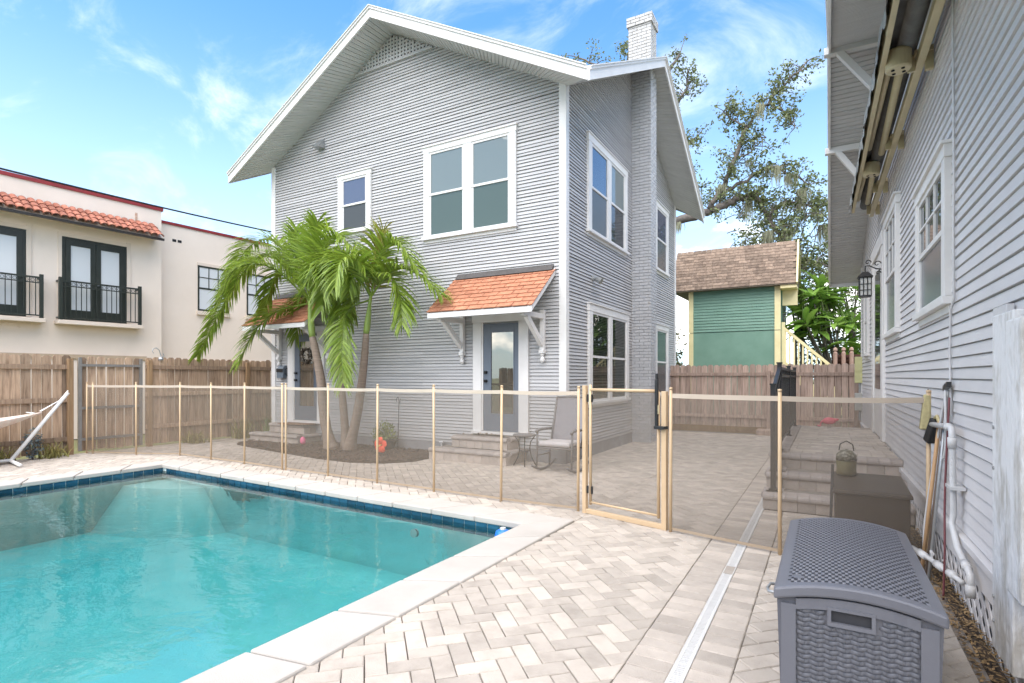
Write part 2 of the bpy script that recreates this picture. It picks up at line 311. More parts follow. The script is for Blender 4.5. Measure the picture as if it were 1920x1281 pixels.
pool = thing('swimming_pool', 'turquoise swimming pool with white coping and a band of blue tiles', 'swimming pool', (-6.2, 1.0, 0))
def build_pool():
    b = MB(); zf = [-0.78, -0.80, -0.88, -0.86]
    b.add([(x, y, -0.02) for x, y in PIN] + [(x, y, z) for (x, y), z in zip(PIN, zf)], [(4, 5, 6, 7)] + [((i + 1) % 4, i, 4 + i, 4 + (i + 1) % 4) for i in range(4)])
    b.build('basin', PLASTER, pool)
    # bench along the right wall and rounded shelf in the far corner
    b = MB(); b.prism([(-2.80, -2.9, -1.2), (-3.22, -2.9, -1.2), (-3.10, 4.86, -1.2), (-2.64, 4.84, -1.2)], (0, 0, 0.80)); b.build('bench', PLASTER, pool)
    b = MB(); b.prism([(-3.22, -2.9, -1.3), (-3.62, -2.9, -1.3), (-3.50, 4.87, -1.3), (-3.10, 4.86, -1.3)], (0, 0, 0.60)); b.build('step', PLASTER, pool)
    qs = [R(q) for q in range(0, 91, 6)]; C0 = Vector((-9.735, 5.085, 0)); top = [C0 + Vector((1.25 * math.cos(t), -0.60 * math.sin(t), -0.24)) for t in qs]; bot = [C0 + Vector((1.9 * math.cos(t), -1.05 * math.sin(t), -0.89)) for t in qs]; n = len(qs)
    b = MB(); b.add([C0 + Vector((0, 0, -0.24))] + top + bot, [(0, i + 2, i + 1) for i in range(n - 1)] + [(1 + i, 2 + i, 1 + n + i + 1, 1 + n + i) for i in range(n - 1)]); b.build('corner_step', PLASTER, pool)
    # coping stones
    for i, n in ((0, 13), (1, 12), (2, 13)):
        a0, a1, b0, b1 = [Vector((*q, 0)) for q in (PIN[i], PIN[(i + 1) % 4], POUT[i], POUT[(i + 1) % 4])]
        for k in range(n):
            t0, t1 = k / n + 0.0012 * (k > 0), (k + 1) / n - 0.0012 * (k < n - 1)
            q = [a0.lerp(a1, t0), a0.lerp(a1, t1), b0.lerp(b1, t1), b0.lerp(b1, t0)]
            mn = (b0 - a0).normalized() * 0.035
            q[0] = q[0] - mn; q[1] = q[1] - (b1 - a1).normalized() * 0.035 if k == n - 1 else q[1] - mn
            zj = random.uniform(-0.0008, 0.0008)
            m = MB(); m.hexa([(*p.xy, -0.045) for p in q[::-1]] + [(*p.xy, 0.018 + zj) for p in q[::-1]]); m.build('coping_stone', COPE, pool, bevel=0.012)
    # glazed tiles
    for i, inw in ((1, Vector((-0.03, -1, 0)).normalized()), (2, Vector((1, 0.005, 0)))):
        a, e = Vector((*PIN[i], 0)), Vector((*PIN[(i + 1) % 4], 0)); n = int((e - a).length / 0.152)
        if i == 2: n = min(n, 34)
        st = (e - a).normalized() * 0.152
        for k in range(n):
            p, q = a + st * k + st * 0.03, a + st * (k + 1) - st * 0.03; o = inw * 0.008
            m = MB(); m.hexa([(*r.xy, -0.185) for r in (p, q, q + o, p + o)] + [(*r.xy, -0.047) for r in (p, q, q + o, p + o)]); m.build('waterline_tile', TILE, pool)
    m = MB(); m.lathe([(0.045, 0), (0.05, 0.012), (0.02, 0.014)], (0, 0, 0), 14)
    o = m.build('return_inlet', PVC, pool); o.rotation_euler = (R(90), 0, 0); o.location = Vector((-4.1, 4.886, -0.30)) - ORG[pool]
    o.data.transform(Matrix.Translation(ORG[pool]))
build_pool()
def water():
    m = bpy.data.materials.new('pool_water'); m.use_nodes = True; nt = m.node_tree; nt.nodes.clear(); N = nt.nodes.new; L = nt.links.new
    o = N('ShaderNodeOutputMaterial'); t = N('ShaderNodeBsdfTransparent'); g = N('ShaderNodeBsdfGlossy'); g.inputs['Roughness'].default_value = 0.02
    tc = N('ShaderNodeTexCoord'); n1 = N('ShaderNodeTexNoise'); n1.inputs['Scale'].default_value = 2.6; n1.inputs['Detail'].default_value = 3; n1.inputs['Distortion'].default_value = 0.8
    n2 = N('ShaderNodeTexNoise'); n2.inputs['Scale'].default_value = 11; n2.inputs['Detail'].default_value = 2
    mp = N('ShaderNodeMapping'); mp.inputs['Scale'].default_value = (1.0, 1.5, 1); L(tc.outputs['Object'], mp.inputs[0]); L(mp.outputs[0], n1.inputs['Vector']); L(mp.outputs[0], n2.inputs['Vector'])
    ma = N('ShaderNodeMath'); ma.operation = 'MULTIPLY_ADD'; L(n2.outputs['Fac'], ma.inputs[0]); ma.inputs[1].default_value = 0.22; L(n1.outputs['Fac'], ma.inputs[2])
    bp = N('ShaderNodeBump'); bp.inputs['Strength'].default_value = 0.22; bp.inputs['Distance'].default_value = 0.03; L(ma.outputs[0], bp.inputs['Height'])
    L(bp.outputs[0], g.inputs['Normal']); fr = N('ShaderNodeFresnel'); fr.inputs[0].default_value = 1.48; L(bp.outputs[0], fr.inputs['Normal'])
    mx = N('ShaderNodeMixShader'); L(fr.outputs[0], mx.inputs[0]); L(t.outputs[0], mx.inputs[1]); L(g.outputs[0], mx.inputs[2]); L(mx.outputs[0], o.inputs['Surface'])
    va = N('ShaderNodeVolumeAbsorption'); va.inputs['Color'].default_value = (0.17, 0.79, 0.82, 1); va.inputs['Density'].default_value = 0.86; L(va.outputs[0], o.inputs['Volume'])
    cx, cy = -6.2, 1.0; q = [(cx + (x - cx) * 0.9990, cy + (y - cy) * 0.9990) for x, y in PIN]
    b = MB(); b.prism([(x, y, -0.92) for x, y in q], (0, 0, 0.827)); tag(b.build('water', m), kind='structure')
water()

patio = thing('patio', 'pale herringbone paver patio around the pool and house', None, (-4, 6, 0), kind='structure')
def build_pavers():
    w = 0.1125; s2 = math.sqrt(0.5); ox, oy = -1.6, 2.4
    def wpt(a, b): return (ox + (a - b) * s2 * w, oy + (a + b) * s2 * w)
    regs = [[(-2.40, 0.3), (-0.915, 0.3), (-0.915, 5.20), (-2.250, 5.20)],
            [(-2.2505, 5.2005), (-0.915, 5.2005), (-0.915, 8.56), (-2.2505, 8.56)],
            [(-12.62, 5.565), (-2.251, 5.24), (-2.251, 8.56), (-12.62, 8.56)],
            [(-3.86, 8.5605), (-0.915, 8.5605), (-0.915, 15.3), (-3.86, 15.3)],
            [(-12.62, 0.5), (-10.10, 0.5), (-10.12, 5.48), (-12.62, 5.562)],
            [(-0.405, 0.3), (0.655, 0.3), (0.655, 6.76), (-0.405, 6.76)]]
    # the crossing course behind the fence is part of the border strip
    full = []
    rng = 135
    for i in range(-rng, rng):
        for j in range(-rng, rng):
            t = (i - j) % 4; g = 0.022
            if t == 0: q = [(i + g, j + g), (i + 2 - g, j + g), (i + 2 - g, j + 1 - g), (i + g, j + 1 - g)]; hor = True
            elif t == 3: q = [(i + g, j + g), (i + 1 - g, j + g), (i + 1 - g, j + 2 - g), (i + g, j + 2 - g)]; hor = False
            else: continue
            q = [wpt(*p) for p in q]; cx = sum(p[0] for p in q) / 4; cy = sum(p[1] for p in q) / 4
            if not (-12.9 < cx < 0.9 and 0 < cy < 15.6): continue
            for rg in regs:
                if not (min(p[0] for p in rg) - 0.2 < cx < max(p[0] for p in rg) + 0.2 and min(p[1] for p in rg) - 0.2 < cy < max(p[1] for p in rg) + 0.2): continue
                k = clip_convex(q, rg)
                if len(k) >= 3 and area(k) > 0.0012: full.append((k, cx, cy, hor, area(k) > 0.0225))
    def seen(cx, cy):
        pr = project(cx, cy, 0)
        if pr is None or not (-20 < pr[0] < 1940 and pr[1] < 1300): return 99
        if -0.25 < cx < 0.5 and cy > 2.5 and pr[0] > 1450: return 50
        return pr[2]
    full.sort(key=lambda e: seen(e[1], e[2]) + (0 if e[4] else 0.25))
    def paver_mb(k, zt, ch=0.004, jit=0.0):
        cx = sum(p[0] for p in k) / len(k); cy = sum(p[1] for p in k) / len(k); n = len(k)
        k = [(x + random.uniform(-jit, jit), y + random.uniform(-jit, jit)) for x, y in k]
        ins = []
        for x, y in k:
            d = math.hypot(x - cx, y - cy) or 1; f = min(0.4, ch * 1.4 / d); ins.append((x + (cx - x) * f, y + (cy - y) * f))
        m = MB(); tx, ty = random.uniform(-1, 1) * 0.006, random.uniform(-1, 1) * 0.006
        zz = lambda x, y: zt + (x - cx) * tx + (y - cy) * ty
        m.add([(x, y, -0.05) for x, y in k] + [(x, y, zz(x, y) - ch) for x, y in k] + [(x, y, zz(x, y)) for x, y in ins],
              [(i, (i + 1) % n, n + (i + 1) % n, n + i) for i in range(n)] + [(n + i, n + (i + 1) % n, 2 * n + (i + 1) % n, 2 * n + i) for i in range(n)] + [tuple(range(2 * n, 3 * n))])
        return m
    rest = MB(); far = MB()
    for idx, (k, cx, cy, hor, whole) in enumerate(full):
        zt = random.uniform(-0.0022, 0.0012)
        if area(k) and sum(k[i][0] * k[(i + 1) % len(k)][1] - k[(i + 1) % len(k)][0] * k[i][1] for i in range(len(k))) < 0: k = k[::-1]
        if idx < 296: paver_mb(k, zt, 0.005, 0.0012).build('paver', PAVER, patio)
        else:
            m = paver_mb(k, zt, 0.0045); rest.add(m.v, m.f)
    rest.build('paver_field', PAVER, patio, kind='stuff')
    # soldier courses each side of the drain
    y = 0.4; cnt = 0; rest = MB()
    while y < 13.2:
        for x0, x1 in ((-0.911, -0.686), (-0.606, -0.409)):
            if x0 > -0.65 and y > 6.65: continue
            q = [(x0, y + 0.003), (x1, y + 0.003), (x1, y + 0.1105), (x0, y + 0.1105)]; m = paver_mb(q, random.uniform(-0.002, 0.001), 0.005, 0.0012)
            if y > 1.8 and cnt < 140: m.build('border_paver', PAVB, patio); cnt += 1
            else: rest.add(m.v, m.f)
        y += 0.1135
    rest.build('border_paver_field', PAVB, patio, kind='stuff')
build_pavers()
def build_drain():
    m = MB(); m.box(-0.684, -0.608, 4.425, 4.605, -0.033, 0.0005); m.build('drain_cover_paver', PAVB, patio)
    t = thing('channel_drain', 'narrow white slotted channel drain running through the pavers', 'drain', (-0.646, 4, 0))
    m = MB(); m.box(-0.684, -0.608, 0.3, 8.4, -0.06, -0.035); m.box(-0.6845, -0.679, 0.3, 8.4, -0.035, 0.001); m.box(-0.613, -0.6075, 0.3, 8.4, -0.035, 0.001); m.build('channel', GRATE, t)
    segs = [(0.3 + 0.515 * k, 0.3 + 0.515 * (k + 1)) for k in range(8)] + [(4.61 + 0.5 * k, 4.61 + 0.5 * (k + 1)) for k in range(7)]
    for y, e in segs:
        m = MB(); k = y + 0.004
        m.box(-0.678, -0.667, y + 0.002, e - 0.002, -0.012, 0.0005); m.box(-0.625, -0.614, y + 0.002, e - 0.002, -0.012, 0.0005)
        while k < e - 0.008: m.box(-0.667, -0.625, k, k + 0.010, -0.011, 0.0); k += 0.019
        m.build('grate', GRATE, t)
build_drain()

# ------------------------------------------------------------------ shared builders for walls
def lap_siding(parent, W, z0, z1, pitch, laps, ext, m, lip=0.019, name='siding_board', gaps=(0.0150, 0.0105)):
    z = z0
    while z < z1 - 1e-6:
        mb = MB(); any_ = False; ph = pitch / laps
        for k in range(laps):
            za, zb = z + k * ph, z + (k + 1) * ph
            if zb > z1 + 1e-6: break
            e = ext(za, zb)
            if e is None: continue
            (ua, ub), (uc, ud) = e
            lp = lip * random.uniform(0.88, 1.12); w = random.uniform(-0.0012, 0.0012); g = gaps[k % len(gaps)] * random.uniform(0.8, 1.25)
            n = max(1, int((ub - ua) / 1.3)); any_ = True
            for q in range(n):
                jt = 0.0016 if random.random() < 0.22 else 0.0
                a, b = ua + (ub - ua) * q / n, ua + (ub - ua) * (q + 1) / n - jt; c_, d = uc + (ud - uc) * q / n, uc + (ud - uc) * (q + 1) / n - jt
                w2 = random.uniform(-0.0028, 0.0028) if q < n - 1 else w
                mb.add([W.p(a, za + g + w, -0.0115), W.p(b, za + g + w2, -0.0115), W.p(a, za + g + w, lp), W.p(b, za + g + w2, lp), W.p(c_, zb, lp * 0.25), W.p(d, zb, lp * 0.25), W.p(c_, zb, -0.0115), W.p(d, zb, -0.0115)],
                       [(0, 1, 3, 2), (2, 3, 5, 4), (4, 5, 7, 6)]); w = w2
        if any_: mb.build(name, m, parent)
        z += pitch
def sash_window(parent, W, u0, u1, z0, z1, bays=1, cas=0.12, upper=None, lower=None, lites=None, blinds=False, sill_out=0.09, head=0.03, frame_m=None, rail=0.5):
    fm = frame_m or WHITE; upper = upper or GLU; lower = lower or GLS
    m = MB(); m.wb(W, u0, u0 + cas, z0 + 0.06, z1 - cas, 0, 0.058); m.wb(W, u1 - cas, u1, z0 + 0.06, z1 - cas, 0, 0.058)
    m.wb(W, u0 - 0.015, u1 + 0.015, z1 - cas, z1 - 0.025, 0, 0.062); m.wb(W, u0 - head, u1 + head, z1 - 0.025, z1, 0, 0.085)
    bw = (u1 - u0 - 2 * cas - (bays - 1) * 0.17) / bays
    for b in range(1, bays):
        q = u0 + cas + b * bw + (b - 1) * 0.17; m.wb(W, q, q + 0.17, z0 + 0.06, z1 - cas, 0, 0.056)
    win = m.build('window', fm, parent, bevel=0.004)
    m = MB(); m.wb(W, u0 - 0.035, u1 + 0.035, z0, z0 + 0.055, 0, sill_out); m.wb(W, u0, u1, z0 - 0.06, z0 - 0.001, 0, 0.03); m.build('sill', fm, win, bevel=0.004)
    for b in range(bays):
        a = u0 + cas + b * (bw + 0.17); e = a + bw; za, zb = z0 + 0.055, z1 - cas; zm = za + (zb - za) * rail; r = 0.042
        m = MB()
        for (p, q, lo, hi, o) in ((a, e, zm - 0.02, zb, 0.046), (a, e, za, zm + 0.02, 0.036)):
            m.wb(W, p, p + r, lo, hi, 0.019, o); m.wb(W, q - r, q, lo, hi, 0.019, o); m.wb(W, p + r, q - r, hi - r, hi, 0.019, o); m.wb(W, p + r, q - r, lo, lo + r, 0.019, o)
        if lites:
            nu, nz = lites
            for k in range(1, nu):
                x = a + r + (bw - 2 * r) * k / nu; m.wb(W, x - 0.009, x + 0.009, zm + 0.022, zb - r, 0.02, 0.044)
            for k in range(1, nz):
                x = zm + 0.022 + (zb - r - zm - 0.022) * k / nz; m.wb(W, a + r, e - r, x - 0.009, x + 0.009, 0.02, 0.043)
        m.build('sash', fm, win)
        if blinds:
            m = MB(); m.wb(W, a + r, e - r, za + r, zb - r, 0.0172, 0.0182); m.build('room_backing', DARK, win)
            z = za + r + 0.01; m = MB()
            while z < zb - r - 0.01: m.wb(W, a + r + 0.01, e - r - 0.01, z, z + 0.019, 0.0184, 0.0208); z += 0.032
            m.build('blind_slats', mat('blind_slat', (0.30, 0.33, 0.28), rough=0.6), win, kind='stuff')
            gm = MATS.get('clear_pane')
            if gm is None:
                gm = bpy.data.materials.new('clear_pane'); gm.use_nodes = True; nt = gm.node_tree; nt.nodes.clear(); N = nt.nodes.new; L = nt.links.new
                o = N('ShaderNodeOutputMaterial'); t = N('ShaderNodeBsdfTransparent'); t.inputs[0].default_value = (0.88, 0.93, 0.90, 1); g = N('ShaderNodeBsdfGlossy'); g.inputs['Roughness'].default_value = 0.01
                f = N('ShaderNodeFresnel'); f.inputs[0].default_value = 1.45; x = N('ShaderNodeMixShader'); L(f.outputs[0], x.inputs[0]); L(t.outputs[0], x.inputs[1]); L(g.outputs[0], x.inputs[2]); L(x.outputs[0], o.inputs[0]); MATS['clear_pane'] = gm
            up = lw = gm
        else: up, lw = (upper[b] if isinstance(upper, (list, tuple)) else upper), (lower[b] if isinstance(lower, (list, tuple)) else lower)
        if lites:
            nu, nz = lites; cu = (bw - 2 * r) / nu; cz = (zb - r - zm - 0.022) / nz
            for i in range(nu):
                for j in range(nz):
                    m = MB(); p0 = a + r + cu * i; z_ = zm + 0.022 + cz * j; m.wb(W, p0 + 0.009, p0 + cu - 0.009, z_ + 0.009, z_ + cz - 0.009, 0.02, 0.030); m.build('pane', up, win)
        else:
            m = MB()
            if blinds: m.add([W.p(a + r, zm - 0.02 + r, 0.03), W.p(e - r, zm - 0.02 + r, 0.03), W.p(e - r, zb - r, 0.03), W.p(a + r, zb - r, 0.03)], [(0, 1, 2, 3)])
            else: m.wb(W, a + r, e - r, zm - 0.02 + r, zb - r, 0.0215, 0.0300)
            m.build('pane', up, win)
        m = MB()
        if blinds: m.add([W.p(a + r, za + r, 0.026), W.p(e - r, za + r, 0.026), W.p(e - r, zm + 0.02 - r, 0.026), W.p(a + r, zm + 0.02 - r, 0.026)], [(0, 1, 2, 3)])
        else: m.wb(W, a + r, e - r, za + r, zm + 0.02 - r, 0.0215, 0.0260)
        m.build('pane', lw, win)
    return win
def full_lite_door(parent, W, u0, u1, z0, z1, leaf, hinge_right=True, wreath=False):
    cas = MB(); cas.wb(W, u0, leaf[0] - 0.035, z0, z1, 0, 0.06); cas.wb(W, leaf[1] + 0.035, u1, z0, z1, 0, 0.06); cas.wb(W, u0 - 0.02, u1 + 0.02, z1, z1 + 0.14, 0, 0.065)
    d = cas.build('door_frame', WHITE, parent, bevel=0.005)
    j = MB(); j.wb(W, leaf[0] - 0.034, leaf[0] - 0.002, z0 + 0.03, z1, 0, 0.045); j.wb(W, leaf[1] + 0.002, leaf[1] + 0.034, z0 + 0.03, z1, 0, 0.045); j.wb(W, u0 - 0.01, u1 + 0.01, z0 - 0.03, z0 + 0.02, 0, 0.10); j.build('jamb', WHITE, d)
    a, e = leaf; zb = z1 - 0.03; za = z0 + 0.025
    gl, gr = a + 0.15, e - 0.085
    s = MB(); s.wb(W, a, gl, za, zb, 0.002, 0.034); s.wb(W, gr, e, za, zb, 0.002, 0.034); s.wb(W, gl, gr, zb - 0.14, zb, 0.002, 0.034); s.wb(W, gl, gr, za, za + 0.30, 0.002, 0.034)
    leafo = s.build('door', BLUE, parent, bevel=0.003)
    s = MB(); f = 0.022
    s.wb(W, gl + 0.001, gl + f, za + 0.301, zb - 0.141, 0.01, 0.040); s.wb(W, gr - f, gr - 0.001, za + 0.301, zb - 0.141, 0.01, 0.040); s.wb(W, gl + f, gr - f, zb - 0.141 - f, zb - 0.141, 0.01, 0.040); s.wb(W, gl + f, gr - f, za + 0.301, za + 0.301 + f, 0.01, 0.040); s.build('glass_bead', BLUE, leafo)
    s = MB(); s.wb(W, gl + f, gr - f, za + 0.301 + f, zb - 0.141 - f, 0.015, 0.024); s.build('glass', GLDOOR, leafo)
    for zz, nm in ((za + 0.92, 'handle'), (za + 1.08, 'deadbolt')):
        k = MB(); p = W.p(a + 0.065, zz, 0.034); k.tube([p, p + W.N * 0.03, p + W.N * 0.055], [0.03, 0.02, 0.028], 10)
        k.build(nm, BLACK, leafo, smooth=True)
    return d

# ------------------------------------------------------------------ main house
FY, SX = 8.587, -3.872; LX, BY = -11.584, 16.45
HX0, HX1, HY0, HY1 = -12.31, -3.20, 7.94, 17.10
XM, YM = (HX0 + HX1) / 2, (HY0 + HY1) / 2; ZR, ZE = 8.75, 6.29
house = thing('main_house', 'two-storey grey clapboard house with white trim and a chimney, behind the palms', 'house', (-7.7, 12.5, 0))
def roof_z(x, y):
    return max(ZR - (ZR - ZE) * abs(x - XM) / (HX1 - XM), ZR - (ZR - ZE) * abs(y - YM) / (HY1 - YM))
def build_house():
    WF = Wall((0, FY, 0), (1, 0, 0), (0, -1, 0)); WS = Wall((SX, 0, 0), (0, 1, 0), (1, 0, 0))
    # core volume
    m = MB(); e = 0.012
    m.box(LX + e, SX - e, FY + e, BY - e, 0.12, 6.30)
    zt = lambda d, half: ZR - 0.17 - (ZR - ZE) * d / half
    hx, hy = HX1 - XM, HY1 - YM
    m.prism([(LX + e, FY + e, 6.30), (SX - e, FY + e, 6.30), (SX - e, FY + e, zt(SX - XM, hx)), (XM, FY + e, zt(0, hx)), (LX + e, FY + e, zt(XM - LX, hx))], (0, BY - FY - 2 * e, 0))
    m.prism([(SX - e - 0.001, FY + e, 6.301), (SX - e - 0.001, BY - e, 6.301), (SX - e - 0.001, BY - e, zt(BY - YM, hy)), (SX - e - 0.001, YM, zt(0, hy)), (SX - e - 0.001, FY + e, zt(YM - FY, hy))], (LX - SX + 2 * e, 0, 0))
    m.build('wall_core', SID, house)
    m = MB(); m.box(LX - 0.02, SX + 0.02, FY - 0.02, BY + 0.02, -0.1, 0.25); m.build('foundation', FOUND, house, bevel=0.006)
    pitch = 0.1228
    def ext_f(za, zb):
        q = (ZR - 0.165 - zb) / ((ZR - ZE) / hx); q2 = (ZR - 0.165 - za) / ((ZR - ZE) / hx)
        if q <= 0.02: return None
        return (max(LX + 0.09, XM - q2), min(SX - 0.09, XM + q2)), (max(LX + 0.09, XM - q), min(SX - 0.09, XM + q))
    def ext_s(za, zb):
        q = (ZR - 0.165 - zb) / ((ZR - ZE) / hy); q2 = (ZR - 0.165 - za) / ((ZR - ZE) / hy)
        if q <= 0.02: return None
        return (max(FY + 0.09, YM - q2), min(BY - 0.09, YM + q2)), (max(FY + 0.09, YM - q), min(BY - 0.09, YM + q))
    lap_siding(house, WF, 0.27, 8.56, pitch, 2, ext_f, SID); lap_siding(house, WS, 0.27, 8.56, pitch, 2, ext_s, SID)
    # corner boards
    for (x0, x1, y0, y1) in ((SX - 0.11, SX + 0.028, FY - 0.028, FY + 0.11), (LX - 0.028, LX + 0.11, FY - 0.028, FY + 0.11), (SX - 0.11, SX + 0.028, BY - 0.11, BY + 0.028)):
        zc = min(roof_z(x0, FY if y0 < 10 else BY), 9) - 0.14
        m = MB(); m.box(x0, x1, y0, y1, 0.27, zc); m.build('corner_board', WHITE, house, bevel=0.006)
    # skirt board
    m = MB(); m.wb(WF, LX + 0.1, SX - 0.12, 0.225, 0.268, 0, 0.03); m.wb(WS, FY + 0.12, BY - 0.12, 0.225, 0.268, 0, 0.03); m.build('skirt_board', SID, house)
    # eight roof slopes meeting in valleys
    roof = None
    for quad in range(4):
        for sgn in (-1, 1):
            if quad in (0, 2):
                y = HY0 if quad == 0 else HY1; tri = [(XM, y, ZR), (XM + sgn * hx, y, ZE), (XM, YM, ZR)]
            else:
                x = HX0 if quad == 1 else HX1; tri = [(x, YM, ZR), (x, YM + sgn * hy, ZE), (XM, YM, ZR)]
            m = MB(); m.prism([(a, b, z - 0.10) for a, b, z in tri], (0, 0, 0.10))
            o = m.build('roof' if roof is None else 'roof_slope', ROOFM, house if roof is None else roof); roof = roof or o
    # rakes: fascia boards and soffits on the two gables in view and the left one
    def rake(p_apex, p_end, out, wall_apex, wall_end):
        a, b, out = Vector(p_apex), Vector(p_end), Vector(out)
        up = Vector((0, 0, 1)); m = MB()
        for dz0, dz1, o0, o1 in ((-0.20, -0.035, 0.0, 0.032), (-0.035, 0.012, 0.0, 0.055), (0.012, 0.03, -0.1, 0.075)):
            q = []
            for p in (a, b):
                for (o, z) in ((o0, dz0), (o1, dz0), (o1, dz1), (o0, dz1)): q.append(p + out * o + up * z)
            m.add(q, [(0, 1, 2, 3), (7, 6, 5, 4), (0, 4, 5, 1), (1, 5, 6, 2), (2, 6, 7, 3), (3, 7, 4, 0)])
        m.build('fascia', WHITE, roof)
        wa, wb = Vector(wall_apex), Vector(wall_end); n = int((b - a).length / 0.095); m = MB()
        a2, b2 = a - out * 0.001, b - out * 0.001
        for k in range(n):
            t0, t1 = k / n, (k + 1) / n - 0.0022
            z = Vector((0, 0, -0.162)); zz = Vector((0, 0, 0.02))
            q = [a2.lerp(b2, t0) + z, a2.lerp(b2, t1) + z, wa.lerp(wb, t1) + z, wa.lerp(wb, t0) + z]
            m.hexa([p for p in q] + [p + zz for p in q])
        m.build('soffit', SOFF, roof, kind='stuff')
    def roofp(x, y, z=None): return (x, y, z)
    sf = (ZR - ZE) / hx; ss = (ZR - ZE) / hy; fd = YM - FY; sd = SX - XM
    for sg in (-1, 1):
        rake((XM, HY0, ZR), (XM + sg * hx, HY0, ZE), (0, -1, 0), (XM, FY + 0.05, ZR), (XM + sg * (fd - 0.05), FY + 0.05, ZR - sf * (fd - 0.05)))
        rake((HX1, YM, ZR), (HX1, YM + sg * hy, ZE), (1, 0, 0), (SX - 0.05, YM, ZR), (SX - 0.05, YM + sg * (sd - 0.05), ZR - ss * (sd - 0.05)))
        rake((HX0, YM, ZR), (HX0, YM + sg * hy, ZE), (-1, 0, 0), (LX + 0.05, YM, ZR), (LX + 0.05, YM + sg * (XM - LX - 0.05), ZR - ss * (XM - LX - 0.05)))
    # gable vent
    m = MB(); zt0 = 8.02; q = (ZR - 0.2 - zt0) / sf
    m.prism([(XM - q, FY - 0.018, zt0), (XM + q, FY - 0.018, zt0), (XM, FY - 0.018, ZR - 0.2)], (0, 0.012, 0)); vent = m.build('gable_vent', DARK, house)
    m = MB(); x = XM - q
    while x < XM + q:
        h = ZR - 0.2 - sf * abs(x - XM)
        if h > zt0 + 0.03: m.box(x - 0.022, x + 0.022, FY - 0.034, FY - 0.0185, zt0, h)
        x += 0.085
    z = zt0
    while z < ZR - 0.24:
        w = (ZR - 0.2 - z) / sf; m.box(XM - w, XM + w, FY - 0.030, FY - 0.019, z - 0.02, z + 0.02); z += 0.075
    m.build('lattice', SID, vent, kind='stuff')
    m = MB(); m.wb(WF, XM - q - 0.05, XM + q + 0.05, zt0 - 0.05, zt0 - 0.021, 0, 0.045); m.build('vent_trim', SID, vent)
    # windows
    sash_window(house, WF, -6.92, -4.82, 4.19, 6.04, bays=2, cas=0.13, upper=GLU, lower=mat_green)
    sash_window(house, WF, -9.32, -8.345, 4.60, 5.92, bays=1, cas=0.12, upper=GLB2, lower=GLS)
    sash_window(house, WS, 9.53, 11.82, 4.20, 6.07, bays=2, cas=0.16, upper=[GLB, GLU], lower=[GLS, GLD])
    sash_window(house, WS, 9.56, 11.92, 0.97, 2.89, bays=2, cas=0.16, blinds=True)
    sash_window(house, WS, 14.15, 15.48, 4.28, 6.10, cas=0.15, upper=GLB2, lower=GLS)
    sash_window(house, WS, 14.15, 15.48, 0.97, 2.89, cas=0.15, upper=mat_green, lower=GLS)
    # doors
    full_lite_door(house, WF, -5.74, -4.565, 0.47, 2.50, (-5.52, -4.77))
    full_lite_door(house, WF, -10.98, -9.76, 0.47, 2.50, (-10.76, -10.0))
    # dryer hood and small wall lamps
    m = MB(); p = WF.p(-9.87, 6.72, 0)
    m.hexa([p + Vector((-0.11, 0, -0.09)), p + Vector((0.11, 0, -0.09)), p + Vector((0.11, -0.2, -0.09)), p + Vector((-0.11, -0.2, -0.09)), p + Vector((-0.09, 0, 0.12)), p + Vector((0.09, 0, 0.12)), p + Vector((0.09, -0.03, 0.12)), p + Vector((-0.09, -0.03, 0.12))]); m.build('exhaust_hood', GREYM, house)
    for W, u, z in ((WF, -9.12, 1.38), (WS, 9.82, 3.37)):
        m = MB(); q = W.p(u, z, 0); m.tube([q, q + W.N * 0.05], [0.055, 0.05], 10); m.tube([q + W.N * 0.05, q + W.N * 0.10 + Vector((0, 0, -0.02)), q + W.N * 0.19 + Vector((0, 0, -0.07))], [0.025, 0.045, 0.065], 10); m.build('spot_lamp', GREYM, house)
    # chimney
    cx0, cx1, cy0, cy1 = SX - 0.02, -3.425, 12.27, 12.74
    m = MB(); m.box(cx0, cx1 - 0.018, cy0 + 0.018, cy1 - 0.018, -0.1, 8.55); ch = m.build('chimney', BRICKP, house)
    def bricks(z0, z1, x0, x1, y0, y1, mm, nm, grow=0.0):
        b = MB(); z = z0; k = 0
        while z < z1 - 0.03:
            off = 0.105 * (k % 2); h = 0.059
            for face in ('f', 's', 'b', 'l'):
                L0, L1 = (x0, x1) if face in 'fb' else (y0, y1); p = L0 - off
                while p < L1 - 0.01:
                    a, e = max(p, L0), min(p + 0.2, L1)
                    if e - a > 0.02:
                        j = random.uniform(0, 0.004)
                        if face == 'f': b.box(a, e, y0 - j, y0 + 0.02, z, z + h)
                        elif face == 'b': b.box(a, e, y1 - 0.02, y1 + j, z, z + h)
                        elif face == 's': b.box(x1 - 0.02, x1 + j, a + 0.0205, e - 0.0005, z, z + h)
                        elif face == 'l' and z0 > 7: b.box(x0 - j, x0 + 0.02, a + 0.0205, e - 0.0005, z, z + h)
                    p += 0.21
            z += 0.0715; k += 1
        b.build(nm, mm, ch, kind='stuff')
    bricks(0.0, 8.52, cx0 + 0.001, cx1, cy0, cy1, BRICKP, 'brickwork')
    m = MB(); m.box(cx0 - 0.035, cx1 - 0.018, cy0 + 0.018, cy1 - 0.018, 8.55, 9.60); m.build('chimney_stack', BRICKW, ch)
    bricks(8.56, 9.52, cx0 - 0.05, cx1, cy0, cy1, BRICKW, 'stack_brickwork')
    bricks(9.53, 9.76, cx0 - 0.085, cx1 + 0.035, cy0 - 0.035, cy1 + 0.035, BRICKW, 'cap_brickwork')
    m = MB(); m.box(cx0 - 0.06, cx1, cy0 + 0.01, cy1 - 0.01, 9.60, 9.74); m.build('flue_top', FOUND, ch)
mat_green = glass('greenish_pane', (0.09, 0.12, 0.105), 1.45, 0.06)
